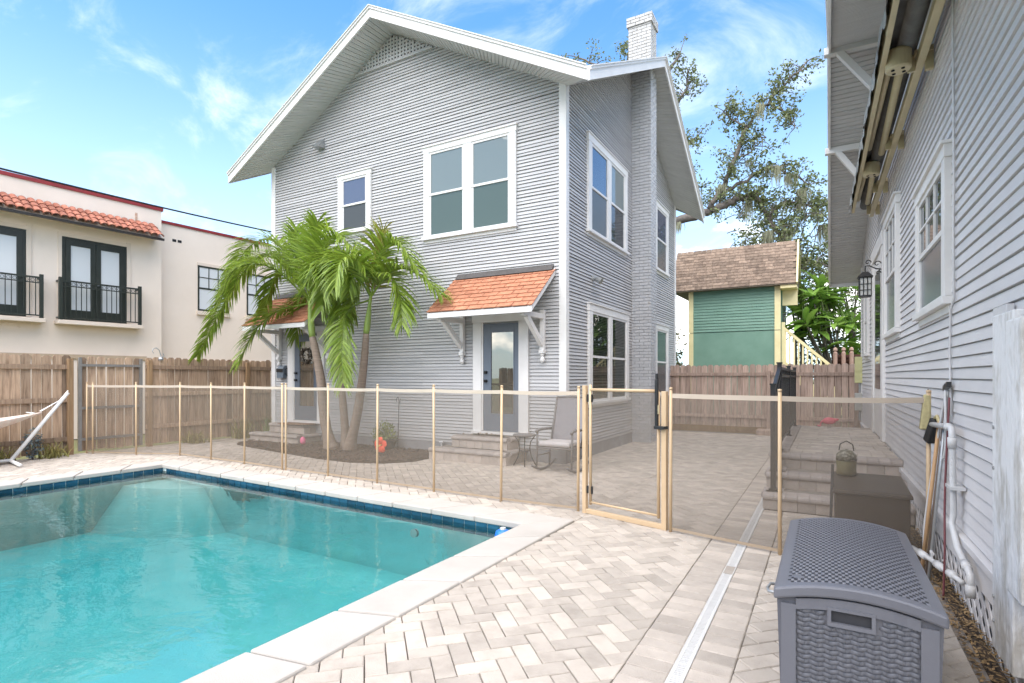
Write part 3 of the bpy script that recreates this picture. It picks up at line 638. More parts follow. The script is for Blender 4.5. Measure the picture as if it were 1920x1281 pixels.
GLB2 = glass('violet_pane', (0.09, 0.10, 0.145), 1.8, 0.02)
build_house()

def door_awning(u0, u1):
    W = Wall((0, FY, 0), (1, 0, 0), (0, -1, 0)); zt, ze, d = 3.36, 2.63, 0.87
    m = MB(); m.hexa([W.p(u0, ze - 0.03, d), W.p(u1, ze - 0.03, d), W.p(u1, zt - 0.03, 0.02), W.p(u0, zt - 0.03, 0.02), W.p(u0, ze, d), W.p(u1, ze, d), W.p(u1, zt, 0.02), W.p(u0, zt, 0.02)])
    aw = m.build('door_awning', WHITE, house)
    m = MB(); m.wb(W, u0, u1, ze - 0.10, ze - 0.005, d, d + 0.03)
    for u in (u0 - 0.03, u1):
        m.hexa([W.p(u, ze - 0.10, d + 0.03), W.p(u + 0.03, ze - 0.10, d + 0.03), W.p(u + 0.03, zt - 0.10, 0.02), W.p(u, zt - 0.10, 0.02), W.p(u, ze + 0.005, d + 0.03), W.p(u + 0.03, ze + 0.005, d + 0.03), W.p(u + 0.03, zt + 0.012, 0.02), W.p(u, zt + 0.012, 0.02)])
    m.build('fascia', WHITE, aw, bevel=0.004)
    rows = 9; sl = Vector((0, 0, 0)); A0 = W.p(u0 - 0.05, ze, d + 0.04); A1 = W.p(u0 - 0.05, zt, 0.02); wid = u1 - u0 + 0.1
    nrm = Vector((0, -(zt - ze), 0.0)).normalized(); dirv = (A1 - A0); nn = Vector((0, -(zt - ze), d)).normalized()
    for r in range(rows):
        p0, p1 = A0 + dirv * (r / rows), A0 + dirv * min(1, (r + 1.25) / rows); off = (r % 2) * 0.14 + random.uniform(-0.02, 0.02); x = -off
        while x < wid:
            a, b = max(0, x) + 0.007, min(wid, x + 0.29) - 0.007
            if b - a > 0.03:
                l = random.uniform(-0.004, 0.004); lift = 0.021 + random.uniform(0, 0.004); dx = Vector((1, 0, 0))
                q = [p0 + dx * a + nn * 0.004, p0 + dx * b + nn * 0.004, p1 + dx * b + nn * 0.003, p1 + dx * a + nn * 0.003]
                t = [p0 + dx * a + nn * lift, p0 + dx * b + nn * lift, p1 + dx * b + nn * 0.0045, p1 + dx * a + nn * 0.0045]
                mm = MB(); mm.hexa(q + t); mm.build('shingle', ORANGE, aw)
            x += 0.29
    m = MB(); m.hexa([W.p(u0, zt - 0.02, 0.10), W.p(u1, zt - 0.02, 0.10), W.p(u1, zt - 0.02, 0.018), W.p(u0, zt - 0.02, 0.018), W.p(u0, zt + 0.02, 0.075), W.p(u1, zt + 0.02, 0.075), W.p(u1, zt + 0.09, 0.018), W.p(u0, zt + 0.09, 0.018)]); m.build('flashing', FLASH, aw)
    for u in (u0 + 0.14, u1 - 0.20):
        m = MB(); m.wb(W, u - 0.04, u + 0.04, 1.95, 2.66, 0.017, 0.095); m.wb(W, u - 0.04, u + 0.04, 2.50, 2.585, 0.096, 0.80)
        m.beam(W.p(u, 2.06, 0.10), W.p(u, 2.51, 0.66), 0.075, 0.085)
        m.wb(W, u - 0.048, u + 0.048, 1.90, 1.96, 0.016, 0.12)
        q = W.p(u, 0, 0.065); m.lathe([(0.02, 1.74), (0.042, 1.77), (0.045, 1.80), (0.03, 1.83), (0.018, 1.845), (0.035, 1.87), (0.038, 1.899)], (q.x, q.y), 10)
        m.build('bracket', WHITE, aw, bevel=0.004)
    return aw
door_awning(-6.12, -4.08)
door_awning(-11.42, -9.40)

# ------------------------------------------------------------------ grey cottage on the right (local frame: wall plane x=0, y runs along the wall, outside is -x)
RW = (0.853, 0.0, 0.0); RROT = R(0.465)
cottage = thing('grey_cottage', 'near grey lap-sided cottage wall filling the right edge of the photo', 'house', RW, RROT, local=True)
def rloc(o, s, z):
    v = Vector((-o, s, z)); v.rotate(Matrix.Rotation(RROT, 3, 'Z')); return v + Vector(RW)
def build_cottage():
    W = Wall((0, 0, 0), (0, 1, 0), (-1, 0, 0)); s0, s1, sp = 2.0, 14.88, 9.3; ZP, SL = 6.43, 0.412
    zr = lambda s: ZP - SL * abs(s - sp)
    m = MB(); m.prism([(0.012, s0, 0.3), (0.012, s1 - 0.01, 0.3), (0.012, s1 - 0.01, zr(s1) - 0.14), (0.012, sp, ZP - 0.14), (0.012, s0, zr(s0) - 0.14)], (5.5, 0, 0)); m.build('wall_core', SID2, cottage)
    def ext(za, zb):
        f = lambda z: (max(s0, sp - (ZP - 0.15 - z) / SL), min(s1 - 0.1, sp + (ZP - 0.15 - z) / SL))
        return (f(za), f(zb)) if zb < ZP - 0.17 else None
    lap_siding(cottage, W, 0.455, 6.25, 0.0785, 1, ext, SID2, lip=0.016, gaps=(0.0072,))
    m = MB(); m.wb(W, s0, s1 - 0.02, 0.24, 0.405, -0.01, 0.030); m.wb(W, s0, s1 - 0.02, 0.405, 0.452, -0.01, 0.055); m.build('water_table', SID2, cottage, bevel=0.005)
    m = MB(); m.wb(W, s1 - 0.1, s1 + 0.03, 0.24, zr(s1) - 0.15, -0.1, 0.03); m.build('corner_board', WHITE, cottage)
    # lattice skirt under the wall
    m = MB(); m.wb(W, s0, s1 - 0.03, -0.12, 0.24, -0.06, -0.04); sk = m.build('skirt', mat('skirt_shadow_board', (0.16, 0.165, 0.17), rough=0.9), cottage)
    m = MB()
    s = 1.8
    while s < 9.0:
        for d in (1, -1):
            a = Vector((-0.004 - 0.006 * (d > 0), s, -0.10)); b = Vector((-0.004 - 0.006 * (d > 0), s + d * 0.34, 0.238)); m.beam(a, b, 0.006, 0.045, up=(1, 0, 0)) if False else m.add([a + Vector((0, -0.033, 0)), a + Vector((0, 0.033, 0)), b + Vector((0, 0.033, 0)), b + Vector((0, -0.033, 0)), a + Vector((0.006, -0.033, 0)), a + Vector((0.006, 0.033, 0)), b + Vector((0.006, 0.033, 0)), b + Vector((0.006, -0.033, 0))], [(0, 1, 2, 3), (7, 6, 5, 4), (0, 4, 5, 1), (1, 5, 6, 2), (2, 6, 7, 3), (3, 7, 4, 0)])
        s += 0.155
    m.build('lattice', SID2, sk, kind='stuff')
    # windows and door
    sash_window(cottage, W, 5.06, 6.48, 2.03, 3.23, cas=0.12, upper=GLTREE, lower=GLS, lites=(3, 2), sill_out=0.075)
    sash_window(cottage, W, 8.00, 9.48, 2.03, 3.72, cas=0.13, upper=GLTREE, lower=GLS, lites=(3, 2), sill_out=0.075)
    m = MB(); m.wb(W, 9.72, 10.02, 0.53, 3.45, 0, 0.05); m.wb(W, 11.35, 11.65, 0.53, 3.45, 0, 0.05); m.wb(W, 9.70, 11.67, 3.45, 3.66, 0, 0.06)
    df = m.build('door_frame', WHITE, cottage, bevel=0.005)
    m = MB(); m.wb(W, 10.03, 11.34, 0.55, 3.44, 0.015, 0.03); m.build('door', WHITE, df); m = MB(); m.wb(W, 10.25, 11.1, 1.3, 3.2, 0.03, 0.036); m.build('door_glass', GLD, df)
    sash_window(cottage, W, 12.6, 13.6, 1.9, 3.4, cas=0.12, upper=GLD, lower=GLS)
    # gable overhang
    oo = lambda s: 0.80 - 0.0145 * (s - 3.0)
    zlow = 0.12; roof = None
    for a, b in ((sp, s1 + 0.62), (s0 - 0.6, sp)):
        m = MB(); m.hexa([(-oo(a), a, zr(a) - 0.10), (-oo(b), b, zr(b) - 0.10), (5.8, b, zr(b) - 0.10), (5.8, a, zr(a) - 0.10), (-oo(a), a, zr(a)), (-oo(b), b, zr(b)), (5.8, b, zr(b)), (5.8, a, zr(a))])
        o = m.build('roof' if roof is None else 'roof_slope', ROOFM, cottage if roof is None else roof); roof = roof or o
        m = MB()
        for d0, d1, o0, o1 in ((-0.18, -0.02, 0.0, 0.03), (-0.02, 0.02, 0.0, 0.05)):
            q = [(-oo(s) - o, s, zr(s) + d) for s in (a, b) for o, d in ((o0, d0), (o1, d0), (o1, d1), (o0, d1))]
            m.add(q, [(0, 1, 2, 3), (7, 6, 5, 4), (0, 4, 5, 1), (1, 5, 6, 2), (2, 6, 7, 3), (3, 7, 4, 0)])
        m.build('fascia', WHITE, roof, bevel=0.004)
        n = int((b - a) / 0.082)
        for k in range(n):
            t0 = a + (b - a) * k / n; t1 = a + (b - a) * (k + 1) / n - 0.013; g = -0.122
            m = MB(); m.hexa([(-oo(t0) + 0.002, t0, zr(t0) + g), (-oo(t1) + 0.002, t1, zr(t1) + g), (0.04, t1, zr(t1) + g), (0.04, t0, zr(t0) + g), (-oo(t0) + 0.002, t0, zr(t0) - 0.102), (-oo(t1) + 0.002, t1, zr(t1) - 0.102), (0.04, t1, zr(t1) - 0.102), (0.04, t0, zr(t0) - 0.102)])
            m.build('soffit_board', SOFF, roof)
    # far eave edge board
    m = MB(); e = s1 + 0.62; m.box(-oo(e) - 0.03, 5.8, e, e + 0.03, zr(e) - 0.2, zr(e) + 0.01); m.build('eave_board', WHITE, roof)
    # knee braces
    for s in (sp, 11.2):
        z = zr(s) - 0.20; m = MB(); o = oo(s)
        m.box(-o - 0.09, -0.02, s - 0.055, s + 0.055, z - 0.02, z + 0.085); m.box(-0.11, -0.016, s - 0.055, s + 0.055, z - 0.95, z - 0.021)
        m.beam((-0.06, s, z - 0.80), (-o + 0.10, s, z + 0.0), 0.09, 0.10, up=(0, 1, 0)); m.build('knee_brace', WHITE, cottage, bevel=0.006)
    # twin flood lamps under the gable
    m = MB(); m.tube([(-0.02, 9.0, 4.95), (-0.10, 9.0, 4.95)], 0.05, 10); m.tube([(-0.10, 9.0, 4.95), (-0.17, 8.92, 4.93), (-0.23, 8.86, 4.88)], [0.03, 0.06, 0.075], 10); m.tube([(-0.10, 9.0, 4.95), (-0.17, 9.08, 4.93), (-0.23, 9.14, 4.88)], [0.03, 0.06, 0.075], 10)
    m.build('flood_lamp', PVC, cottage, smooth=True)
    # painted cable clipped down the wall
    m = MB(); pts = [(4.93, 4.6), (4.94, 3.9), (4.92, 3.30), (4.905, 2.9), (4.93, 2.5), (4.90, 2.06), (5.02, 1.98), (5.05, 1.7), (5.03, 1.42), (5.0, 1.22)]
    m.tube([W.p(s, z, 0.026) for s, z in pts], 0.008, 6); m.build('wall_cable', SID2, cottage, smooth=True)
GLTREE = glass('old_sash_glass', (0.05, 0.055, 0.055), 1.5, 0.015, wob=0.12)
build_cottage()
def build_lantern():
    p = rloc(0.0, 9.84, 0)
    t = thing('wall_lantern', 'black lantern on a scrolled bracket beside the cottage windows', 'lantern', RW, RROT, local=True)
    m = MB(); m.wb(Wall((0, 0, 0), (0, 1, 0), (-1, 0, 0)), 9.81, 9.87, 2.85, 3.25, 0.016, 0.035)
    arm = [(-0.03, 9.84, 3.10), (-0.12, 9.84, 3.12), (-0.20, 9.84, 3.17), (-0.25, 9.84, 3.17), (-0.255, 9.84, 3.08)]; m.tube(arm, 0.009, 6)
    for cx, cz, r0 in ((-0.10, 3.19, 0.05), (-0.22, 3.22, 0.045), (-0.09, 3.05, 0.04)):
        m.tube([(cx + (r0 - 0.004 * k) * math.cos(k * 0.6), 9.84, cz + (r0 - 0.004 * k) * math.sin(k * 0.6)) for k in range(11)], 0.007, 6)
    m.build('bracket', BLACK, t)
    m = MB(); cx = -0.255
    m.add([(cx - 0.10, 9.74, 3.0), (cx + 0.10, 9.74, 3.0), (cx + 0.10, 9.94, 3.0), (cx - 0.10, 9.94, 3.0), (cx - 0.035, 9.805, 3.08), (cx + 0.035, 9.805, 3.08), (cx + 0.035, 9.875, 3.08), (cx - 0.035, 9.875, 3.08)], [(3, 2, 1, 0), (4, 5, 6, 7), (0, 1, 5, 4), (1, 2, 6, 5), (2, 3, 7, 6), (3, 0, 4, 7)])
    m.box(cx - 0.09, cx + 0.09, 9.75, 9.93, 2.985, 3.0); m.box(cx - 0.08, cx + 0.08, 9.76, 9.92, 2.70, 2.722)
    for dx in (-0.075, -0.025, 0.025, 0.075):
        for yy in (9.765, 9.915): m.box(cx + dx - 0.006, cx + dx + 0.006, yy - 0.006, yy + 0.006, 2.722, 2.985)
    for dy in (-0.025, 0.025):
        for xx in (-0.075, 0.075): m.box(cx + xx - 0.006, cx + xx + 0.006, 9.84 + dy - 0.006, 9.84 + dy + 0.006, 2.722, 2.985)
    for z in (2.80, 2.89):
        for yy in (9.765, 9.915): m.box(cx - 0.08, cx + 0.08, yy - 0.004, yy + 0.004, z - 0.005, z + 0.005)
        for xx in (-0.075, 0.075): m.box(cx + xx - 0.004, cx + xx + 0.004, 9.76, 9.92, z - 0.005, z + 0.005)
    m.build('cage', BLACK, t)
    m = MB(); m.box(cx - 0.068, cx + 0.068, 9.772, 9.908, 2.725, 2.983); m.build('frosted_glass', mat('frosted_lamp_glass', (0.62, 0.62, 0.58), (0.5, 0.5, 0.47), rough=0.3, scale=9), t)
build_lantern()
def build_retractable():
    t = thing('retractable_awning', 'folded cream patio awning with frayed grey canvas along the cottage wall', 'awning', RW, RROT, local=True)
    W = Wall((0, 0, 0), (0, 1, 0), (-1, 0, 0)); a, b = 3.6, 10.9
    m = MB(); m.wb(W, a, b, 4.16, 4.24, 0.075, 0.135); m.build('torsion_bar', CREAM, t, bevel=0.004)
    m = MB(); m.tube([W.p(a, 4.33, 0.20), W.p(b - 0.15, 4.33, 0.20)], 0.075, 14); m.build('fabric_roll', CANVAS, t, smooth=True)
    m = MB(); m.wb(W, a, b - 0.4, 4.16, 4.19, 0.36, 0.40); m.wb(W, a, b - 0.4, 4.19, 4.34, 0.385, 0.40); m.wb(W, a, b - 0.4, 4.34, 4.37, 0.36, 0.40); m.build('front_bar', CREAM, t)
    for s in (4.6, 5.75, 7.6, 9.3, 10.5):
        m = MB(); m.wb(W, s, s + 0.05, 4.10, 4.30, 0.016, 0.074); m.wb(W, s - 0.02, s + 0.07, 4.245, 4.275, 0.02, 0.15); m.wb(W, s + 0.055, s + 0.085, 4.13, 4.27, 0.136, 0.19); m.build('wall_bracket', CREAM, t, bevel=0.003)
    for s, e in ((5.70, 8.0), (8.5, 10.2)):
        m = MB(); m.tube([W.p(s, 4.20, 0.24), W.p(e, 4.215, 0.20)], 0.034, 10); m.tube([W.p(s + 0.05, 4.24, 0.315), W.p(e - 0.1, 4.255, 0.33)], 0.028, 10); m.build('folding_arm', CREAM, t, smooth=True)
        m = MB(); q = W.p(s - 0.03, 4.10, 0.27); m.lathe([(0.01, 0.0), (0.085, 0.0), (0.095, 0.012), (0.095, 0.15), (0.08, 0.17), (0.01, 0.17)], (q.x, q.y, q.z), 20); el = m.build('elbow_joint', CREAM, t)
        m = MB()
        for k in range(4): m.lathe([(0.014, -0.006), (0.014, 0.004)], (q.x + 0.05 * math.cos(k * 1.571 + 0.6), q.y + 0.05 * math.sin(k * 1.571 + 0.6), q.z), 8)
        m.build('elbow_holes', DARK, el)
    # frayed valance strip
    m = MB(); n = 120; vs = []
    for k in range(n + 1):
        s = a + (b - 0.2 - a) * k / n; w = 0.02 * noise.noise(Vector((s * 3.1, 0, 0))); d = 0.11 + 0.05 * noise.noise(Vector((s * 6.3, 2, 0))) + 0.04 * random.random()
        vs += [W.p(s, 4.39, 0.405 + w * 0.5), W.p(s, 4.30, 0.425 + w), W.p(s, 4.30 - d, 0.43 + w * 1.6)]
    m.add(vs, [(3 * k, 3 * k + 1, 3 * k + 4, 3 * k + 3) for k in range(n)] + [(3 * k + 1, 3 * k + 2, 3 * k + 5, 3 * k + 4) for k in range(n)]); m.build('valance', CANV2, t)
    m = MB(); m.wb(W, a, b - 0.4, 4.36, 4.385, 0.2, 0.4); m.build('canvas_top', CANVAS, t)
build_retractable()
def build_weathered_board():
    t = thing('weathered_gate_post', 'chipped white painted timber board bolted to the cottage wall at the frame edge', 'post', RW, RROT, local=True)
    W = Wall((0, 0, 0), (0, 1, 0), (-1, 0, 0))
    pm = mat('chipped_white_paint', (0.68, 0.68, 0.67), (0.46, 0.44, 0.40), rough=0.8, scale=3.2, stretch=(2, 2, 0.8), bump=0.5, bscale=20, ramp=(0.48, 0.62))
    m = MB(); m.wb(W, 3.56, 3.80, 0.20, 1.86, 0.017, 0.05); m.build('backing_board', SID2, t, bevel=0.004)
    m = MB(); m.wb(W, 3.22, 3.552, 0.16, 1.80, 0.05, 0.105); m.build('board', pm, t, bevel=0.008)
    m = MB(); m.wb(W, 3.0, 3.219, 0.55, 1.75, 0.017, 0.13); m.build('post', pm, t, bevel=0.01)
    m = MB()
    for z in (0.3, 0.42, 1.25, 1.05): q = W.p(3.515, z, 0.1055); m.tube([q, q + Vector((-0.006, 0, 0))], 0.009, 8)
    m.build('bolts', GREYM, t)
build_weathered_board()
def build_pipes():
    t = thing('condensate_pipe', 'white plastic drain pipe with elbows fixed down the cottage wall', 'pipe', RW, RROT, local=True)
    W = Wall((0, 0, 0), (0, 1, 0), (-1, 0, 0))
    m = MB(); r = 0.0195
    m.tube([W.p(5.30, 1.13, 0.10), W.p(4.72, 1.155, 0.085), W.p(4.66, 1.15, 0.08), W.p(4.65, 1.09, 0.08), W.p(4.69, 0.58, 0.065), W.p(4.69, 0.50, 0.075), W.p(4.45, 0.40, 0.085), W.p(4.20, 0.345, 0.08), W.p(4.14, 0.33, 0.08), W.p(4.13, 0.22, 0.08)], r, 10); m.build('pipe_run', PVC, t, smooth=True)
    for a, b in ((W.p(4.70, 1.155, 0.085), W.p(4.78, 1.153, 0.087)), (W.p(4.65, 1.09, 0.08), W.p(4.655, 1.02, 0.078)), (W.p(4.28, 0.36, 0.08), W.p(4.21, 0.345, 0.08)), (W.p(4.134, 0.27, 0.08), W.p(4.13, 0.20, 0.08))):
        m = MB(); m.tube([a, b], r + 0.007, 10); m.build('coupling', PVC, t, smooth=True)
    m = MB(); m.wb(W, 4.60, 4.75, 0.745, 0.765, 0.015, 0.10); m.build('clip', PVC, t)
    t = thing('hose_bib_valves', 'short white water pipe with two valve handles low by the skirt', 'pipe', RW, RROT, local=True)
    m = MB(); m.tube([W.p(5.28, 0.16, 0.22), W.p(4.98, 0.16, 0.14), W.p(4.55, 0.155, 0.04)], 0.017, 8); m.build('pipe_run', PVC, t, smooth=True)
    for s, o in ((5.12, 0.178), (4.86, 0.114), (4.70, 0.075)): m = MB(); m.tube([W.p(s + 0.05, 0.16, o + 0.012), W.p(s - 0.05, 0.158, o - 0.012)], 0.027, 10); m.build('coupling', PVC, t, smooth=True)
    for s, o in ((4.78, 0.095), (4.98, 0.14)): m = MB(); m.tube([W.p(s, 0.16, o), W.p(s, 0.21, o)], 0.008, 6); m.tube([W.p(s - 0.04, 0.215, o), W.p(s + 0.04, 0.215, o)], 0.011, 6); m.build('valve_handle', PVC, t)
build_pipes()

# ------------------------------------------------------------------ block steps
def step_run(t, x0, x1, y0, y1, z0, z1, faces, cap_m=None, blk_m=None, bw=0.17, core=True):
    """one step: a core, upright face blocks and bullnose caps along the listed faces"""
    ch = 0.07; cap_m = cap_m or STEPC; blk_m = blk_m or STEPB
    m = MB(); m.box(x0 + 0.05, x1 - 0.05, y0 + 0.05, y1 - 0.001, z0 - 0.02, z1 - 0.012); m.build('core', SAND, t)
    for f in faces:
        L0, L1 = (x0, x1) if f == 'f' else (y0, y1); n = max(2, round((L1 - L0) / bw)); st = (L1 - L0) / n
        for k in range(n):
            a, e = L0 + k * st + 0.002, L0 + (k + 1) * st - 0.002; j = random.uniform(0, 0.003); m = MB(); zb = z1 - ch - 0.001
            if f == 'f': m.box(a, e, y0 - j, y0 + 0.05, z0, zb)
            elif f == 'r': m.box(x1 - 0.05, x1 + j, a + (0.052 if k == 0 else 0), e, z0, zb)
            else: m.box(x0 - j, x0 + 0.05, a + (0.052 if k == 0 else 0), e, z0, zb)
            m.build('face_block', blk_m, t)
        n = max(2, round((L1 - L0) / 0.115)); st = (L1 - L0) / n
        for k in range(n):
            a, e = L0 + k * st + 0.0015, L0 + (k + 1) * st - 0.0015; m = MB(); d = 0.20; o = 0.028
            prof = [(d, 0), (-o + 0.012, 0), (-o, 0.014), (-o - 0.002, 0.032), (-o + 0.006, 0.052), (-o + 0.026, 0.066), (-o + 0.05, 0.07), (d, 0.07)]
            if f == 'f': p = [(a, y0 + q, z1 - ch + z) for q, z in prof]; v = (e - a, 0, 0)
            elif f == 'r': a2 = a if k else a + 0.21; p = [(x1 - q, a2, z1 - ch + z) for q, z in prof]; v = (0, e - a2, 0)
            else: a2 = a if k else a + 0.21; p = [(x0 + q, a2, z1 - ch + z) for q, z in prof]; v = (0, e - a2, 0)
            if v[0] + v[1] < 0.01: continue
            m.prism(p, v); m.build('bullnose_cap', cap_m, t)
def front_stoop(x0, x1, label, y0=7.86, mat_on=False):
    t = thing('entry_steps', label, 'steps', ((x0 + x1) / 2, 8.2, 0))
    step_run(t, x0, x1, y0, FY - 0.022, 0, 0.215, ('f', 'r'))
    step_run(t, x0 + 0.30, x1 - 0.16, y0 + 0.30, FY - 0.023, 0.2155, 0.42, ('f', 'r'))
    return t
front_stoop(-6.25, -4.62, 'two-tier paver steps below the door nearest the rocking chair')
front_stoop(-11.55, -9.9, 'two-tier paver steps below the door with the wreath', 7.95)
def build_landing():
    t = thing('landing_steps', 'raised paver landing with three bullnose steps against the cottage', 'steps', (0.1, 8, 0))
    x0, x1 = -0.62, 0.80
    step_run(t, x0, x1 - 0.02, 6.80, 7.25, 0, 0.178, ('f', 'l')); step_run(t, x0, x1 - 0.02, 7.23, 7.75, 0.0, 0.352, ('f', 'l')); step_run(t, x0, x1 - 0.025, 7.72, 12.3, 0.0, 0.526, ('f', 'l'))
    y = 7.93
    while y < 12.2:
        x = x0 + 0.21 - random.choice((0, 0.08)); h = random.choice((0.15, 0.18))
        while x < x1 - 0.05:
            w = random.choice((0.15, 0.23, 0.15)); a, e = max(x, x0 + 0.205), min(x + w, x1 - 0.045)
            if e - a > 0.05:
                m = MB(); z = 0.5255 + random.uniform(-0.001, 0.002); m.box(a + 0.002, e - 0.002, y + 0.002, min(y + h, 12.28) - 0.002, 0.50, z); m.build('landing_paver', PAVB, t)
            x += w
        y += h
build_landing()
def build_railing():
    t = thing('step_railing', 'black metal railing with square posts along the landing edge', 'railing', (-0.5, 8, 0))
    def post(x, y, z0, z1, w=0.055):
        m = MB(); m.box(x - w / 2, x + w / 2, y - w / 2, y + w / 2, z0, z1); m.box(x - w / 2 - 0.008, x + w / 2 + 0.008, y - w / 2 - 0.008, y + w / 2 + 0.008, z1, z1 + 0.018); m.box(x - w / 2 - 0.02, x + w / 2 + 0.02, y - w / 2 - 0.02, y + w / 2 + 0.02, z0, z0 + 0.012); m.build('post', BLACK, t)
    P = [(-0.53, 7.05, 0.179, 1.40), (-0.53, 8.05, 0.527, 1.67), (-0.53, 10.1, 0.527, 1.66), (-0.53, 12.1, 0.527, 1.66)]
    for p in P: post(*p)
    for i in range(3):
        a, b = P[i], P[i + 1]
        for f0, f1 in ((-0.06, -0.06), (-0.16, -0.16)):
            m = MB(); m.beam((a[0], a[1] + 0.03, a[3] + f0), (b[0], b[1] - 0.03, b[3] + f1), 0.04, 0.035); m.build('rail', BLACK, t)
        lo = 0.10; m = MB(); m.beam((a[0], a[1] + 0.03, a[2] + lo), (b[0], b[1] - 0.03, b[2] + lo), 0.035, 0.03); m.build('rail', BLACK, t)
        n = int((b[1] - a[1]) / 0.105)
        for k in range(1, n):
            f = k / n; y = a[1] + (b[1] - a[1]) * f; m = MB(); z0 = a[2] + (b[2] - a[2]) * f + lo + 0.016; z1 = a[3] + (b[3] - a[3]) * f - 0.078
            m.box(a[0] - 0.009, a[0] + 0.009, y - 0.009, y + 0.009, z0, z1); m.build('baluster', BLACK, t)
build_railing()

# ------------------------------------------------------------------ pool safety fence and gate
def fence_run(label, pts, name='pool_fence', extra=()):
    t = thing(name, label, 'fence', (*pts[0], 0))
    for i, (x, y) in enumerate(pts):
        nxt = Vector((*pts[min(i + 1, len(pts) - 1)], 0)) - Vector((*pts[max(i - 1, 0)], 0)); lean = random.uniform(-0.012, 0.012); tx, ty = lean * nxt.normalized().x, lean * nxt.normalized().y
        m = MB(); m.tube([(x, y, -0.02), (x + tx * 0.5, y + ty * 0.5, 0.7), (x + tx, y + ty, 1.375)], 0.0155, 12); m.lathe([(0.017, 1.37), (0.018, 1.39), (0.006, 1.395)], (x + tx, y + ty), 10); m.build('post', TAN, t, smooth=True)
    for i in range(len(pts) - 1):
        if i in extra: continue
        a, b = Vector((*pts[i], 0)), Vector((*pts[i + 1], 0)); n = 6; vs = []; bs = []; lo = []; side = (b - a).normalized().cross(Vector((0, 0, 1))) * 0.004; sag = random.uniform(0.002, 0.009)
        for k in range(n + 1):
            f = k / n; p = a.lerp(b, f); s = sag * 4 * f * (1 - f); q = p + side * math.sin(f * math.pi) * 2
            vs += [(q.x, q.y, 0.035), (q.x, q.y, 1.31 - s)]
            for o in (side * 0.6, -side * 0.6): bs += [(q.x + o.x, q.y + o.y, 1.292 - s), (q.x + o.x, q.y + o.y, 1.335 - s)]; lo += [(q.x + o.x, q.y + o.y, 0.02), (q.x + o.x, q.y + o.y, 0.045)]
        m = MB(); m.add(vs, [(2 * k, 2 * k + 2, 2 * k + 3, 2 * k + 1) for k in range(n)]); m.build('mesh_panel', MESHM, t)
        fs = []
        for k in range(n):
            j = 4 * k; fs += [(j, j + 4, j + 5, j + 1), (j + 2, j + 3, j + 7, j + 6), (j + 1, j + 5, j + 7, j + 3), (j, j + 2, j + 6, j + 4)]
        m = MB(); m.add(bs, fs); m.build('top_band', TANB, t); m = MB(); m.add(lo, fs); m.build('bottom_band', TAND, t)
    return t
fence_run('tan mesh pool fence running along the far side of the pool', [(-12.50, 5.12), (-12.35, 5.16), (-11.45, 5.50), (-10.62, 5.86), (-9.60, 5.845), (-8.64, 5.845), (-7.575, 5.785), (-7.485, 5.78), (-6.49, 5.755), (-5.47, 5.725), (-4.425, 5.67), (-3.385, 5.635), (-2.395, 5.655)], extra=(6,))
fence_run('tan mesh pool fence between the gate and the cottage wall', [(-1.300, 5.345), (-0.335, 5.115), (0.70, 5.36)])
def build_gate():
    t = thing('pool_gate', 'tan framed pool gate with a tall black latch standing shut', 'gate', (-2.29, 5.61, 0))
    a, b = Vector((-2.30, 5.63, 0)), Vector((-1.365, 5.385, 0)); d = (b - a).normalized(); n = Vector((d.y, -d.x, 0))
    def bar(f0, z0, f1, z1, w, m=TAN, nm='frame_bar', off=0.0, dep=None):
        p, q = a.lerp(b, f0) + n * off + Vector((0, 0, z0)), a.lerp(b, f1) + n * off + Vector((0, 0, z1)); mb = MB(); mb.beam(p, q, dep or w, w, up=n); mb.build(nm, m, t, bevel=0.004)
    bar(0.0, -0.02, 0.0, 1.40, 0.048, nm='gate_post'); bar(1.0, -0.02, 1.0, 1.355, 0.052, nm='gate_post'); bar(0.026, 0.025, 0.974, 0.025, 0.048, nm='threshold_bar')
    def tub(f0, z0, f1, z1, r, m=TAN, nm='gate_frame', off=0.0):
        mb = MB(); mb.tube([a.lerp(b, f0) + n * off + Vector((0, 0, z0)), a.lerp(b, f1) + n * off + Vector((0, 0, z1))], r, 10); mb.build(nm, m, t, smooth=True)
    tub(0.075, 0.10, 0.075, 1.41, 0.016); tub(0.93, 0.10, 0.93, 1.35, 0.016); tub(0.078, 1.355, 0.927, 1.355, 0.017); tub(0.078, 0.125, 0.927, 0.125, 0.012)
    p0, p1 = a.lerp(b, 0.09), a.lerp(b, 0.915); m = MB(); m.add([(*p0.xy, 0.13), (*p1.xy, 0.13), (*p1.xy, 1.345), (*p0.xy, 1.345)], [(0, 1, 2, 3)]); m.build('mesh_panel', MESHM, t)
    for z in (0.22, 1.22):
        for f in (0.045, 0.105): bar(f, z, f, z + 0.085, 0.018, BLACK, 'hinge', off=0.012)
    bar(0.925, 1.00, 0.925, 1.47, 0.030, BLACK, 'latch', off=0.028); bar(0.925, 1.47, 0.925, 1.53, 0.022, BLACK, 'latch_knob', off=0.028); bar(0.915, 1.0, 1.03, 1.0, 0.085, BLACK, 'latch_catch', off=0.030, dep=0.03)
    bar(0.945, 1.13, 0.945, 1.22, 0.014, CREAM, 'latch_plate', off=0.03)
build_gate()

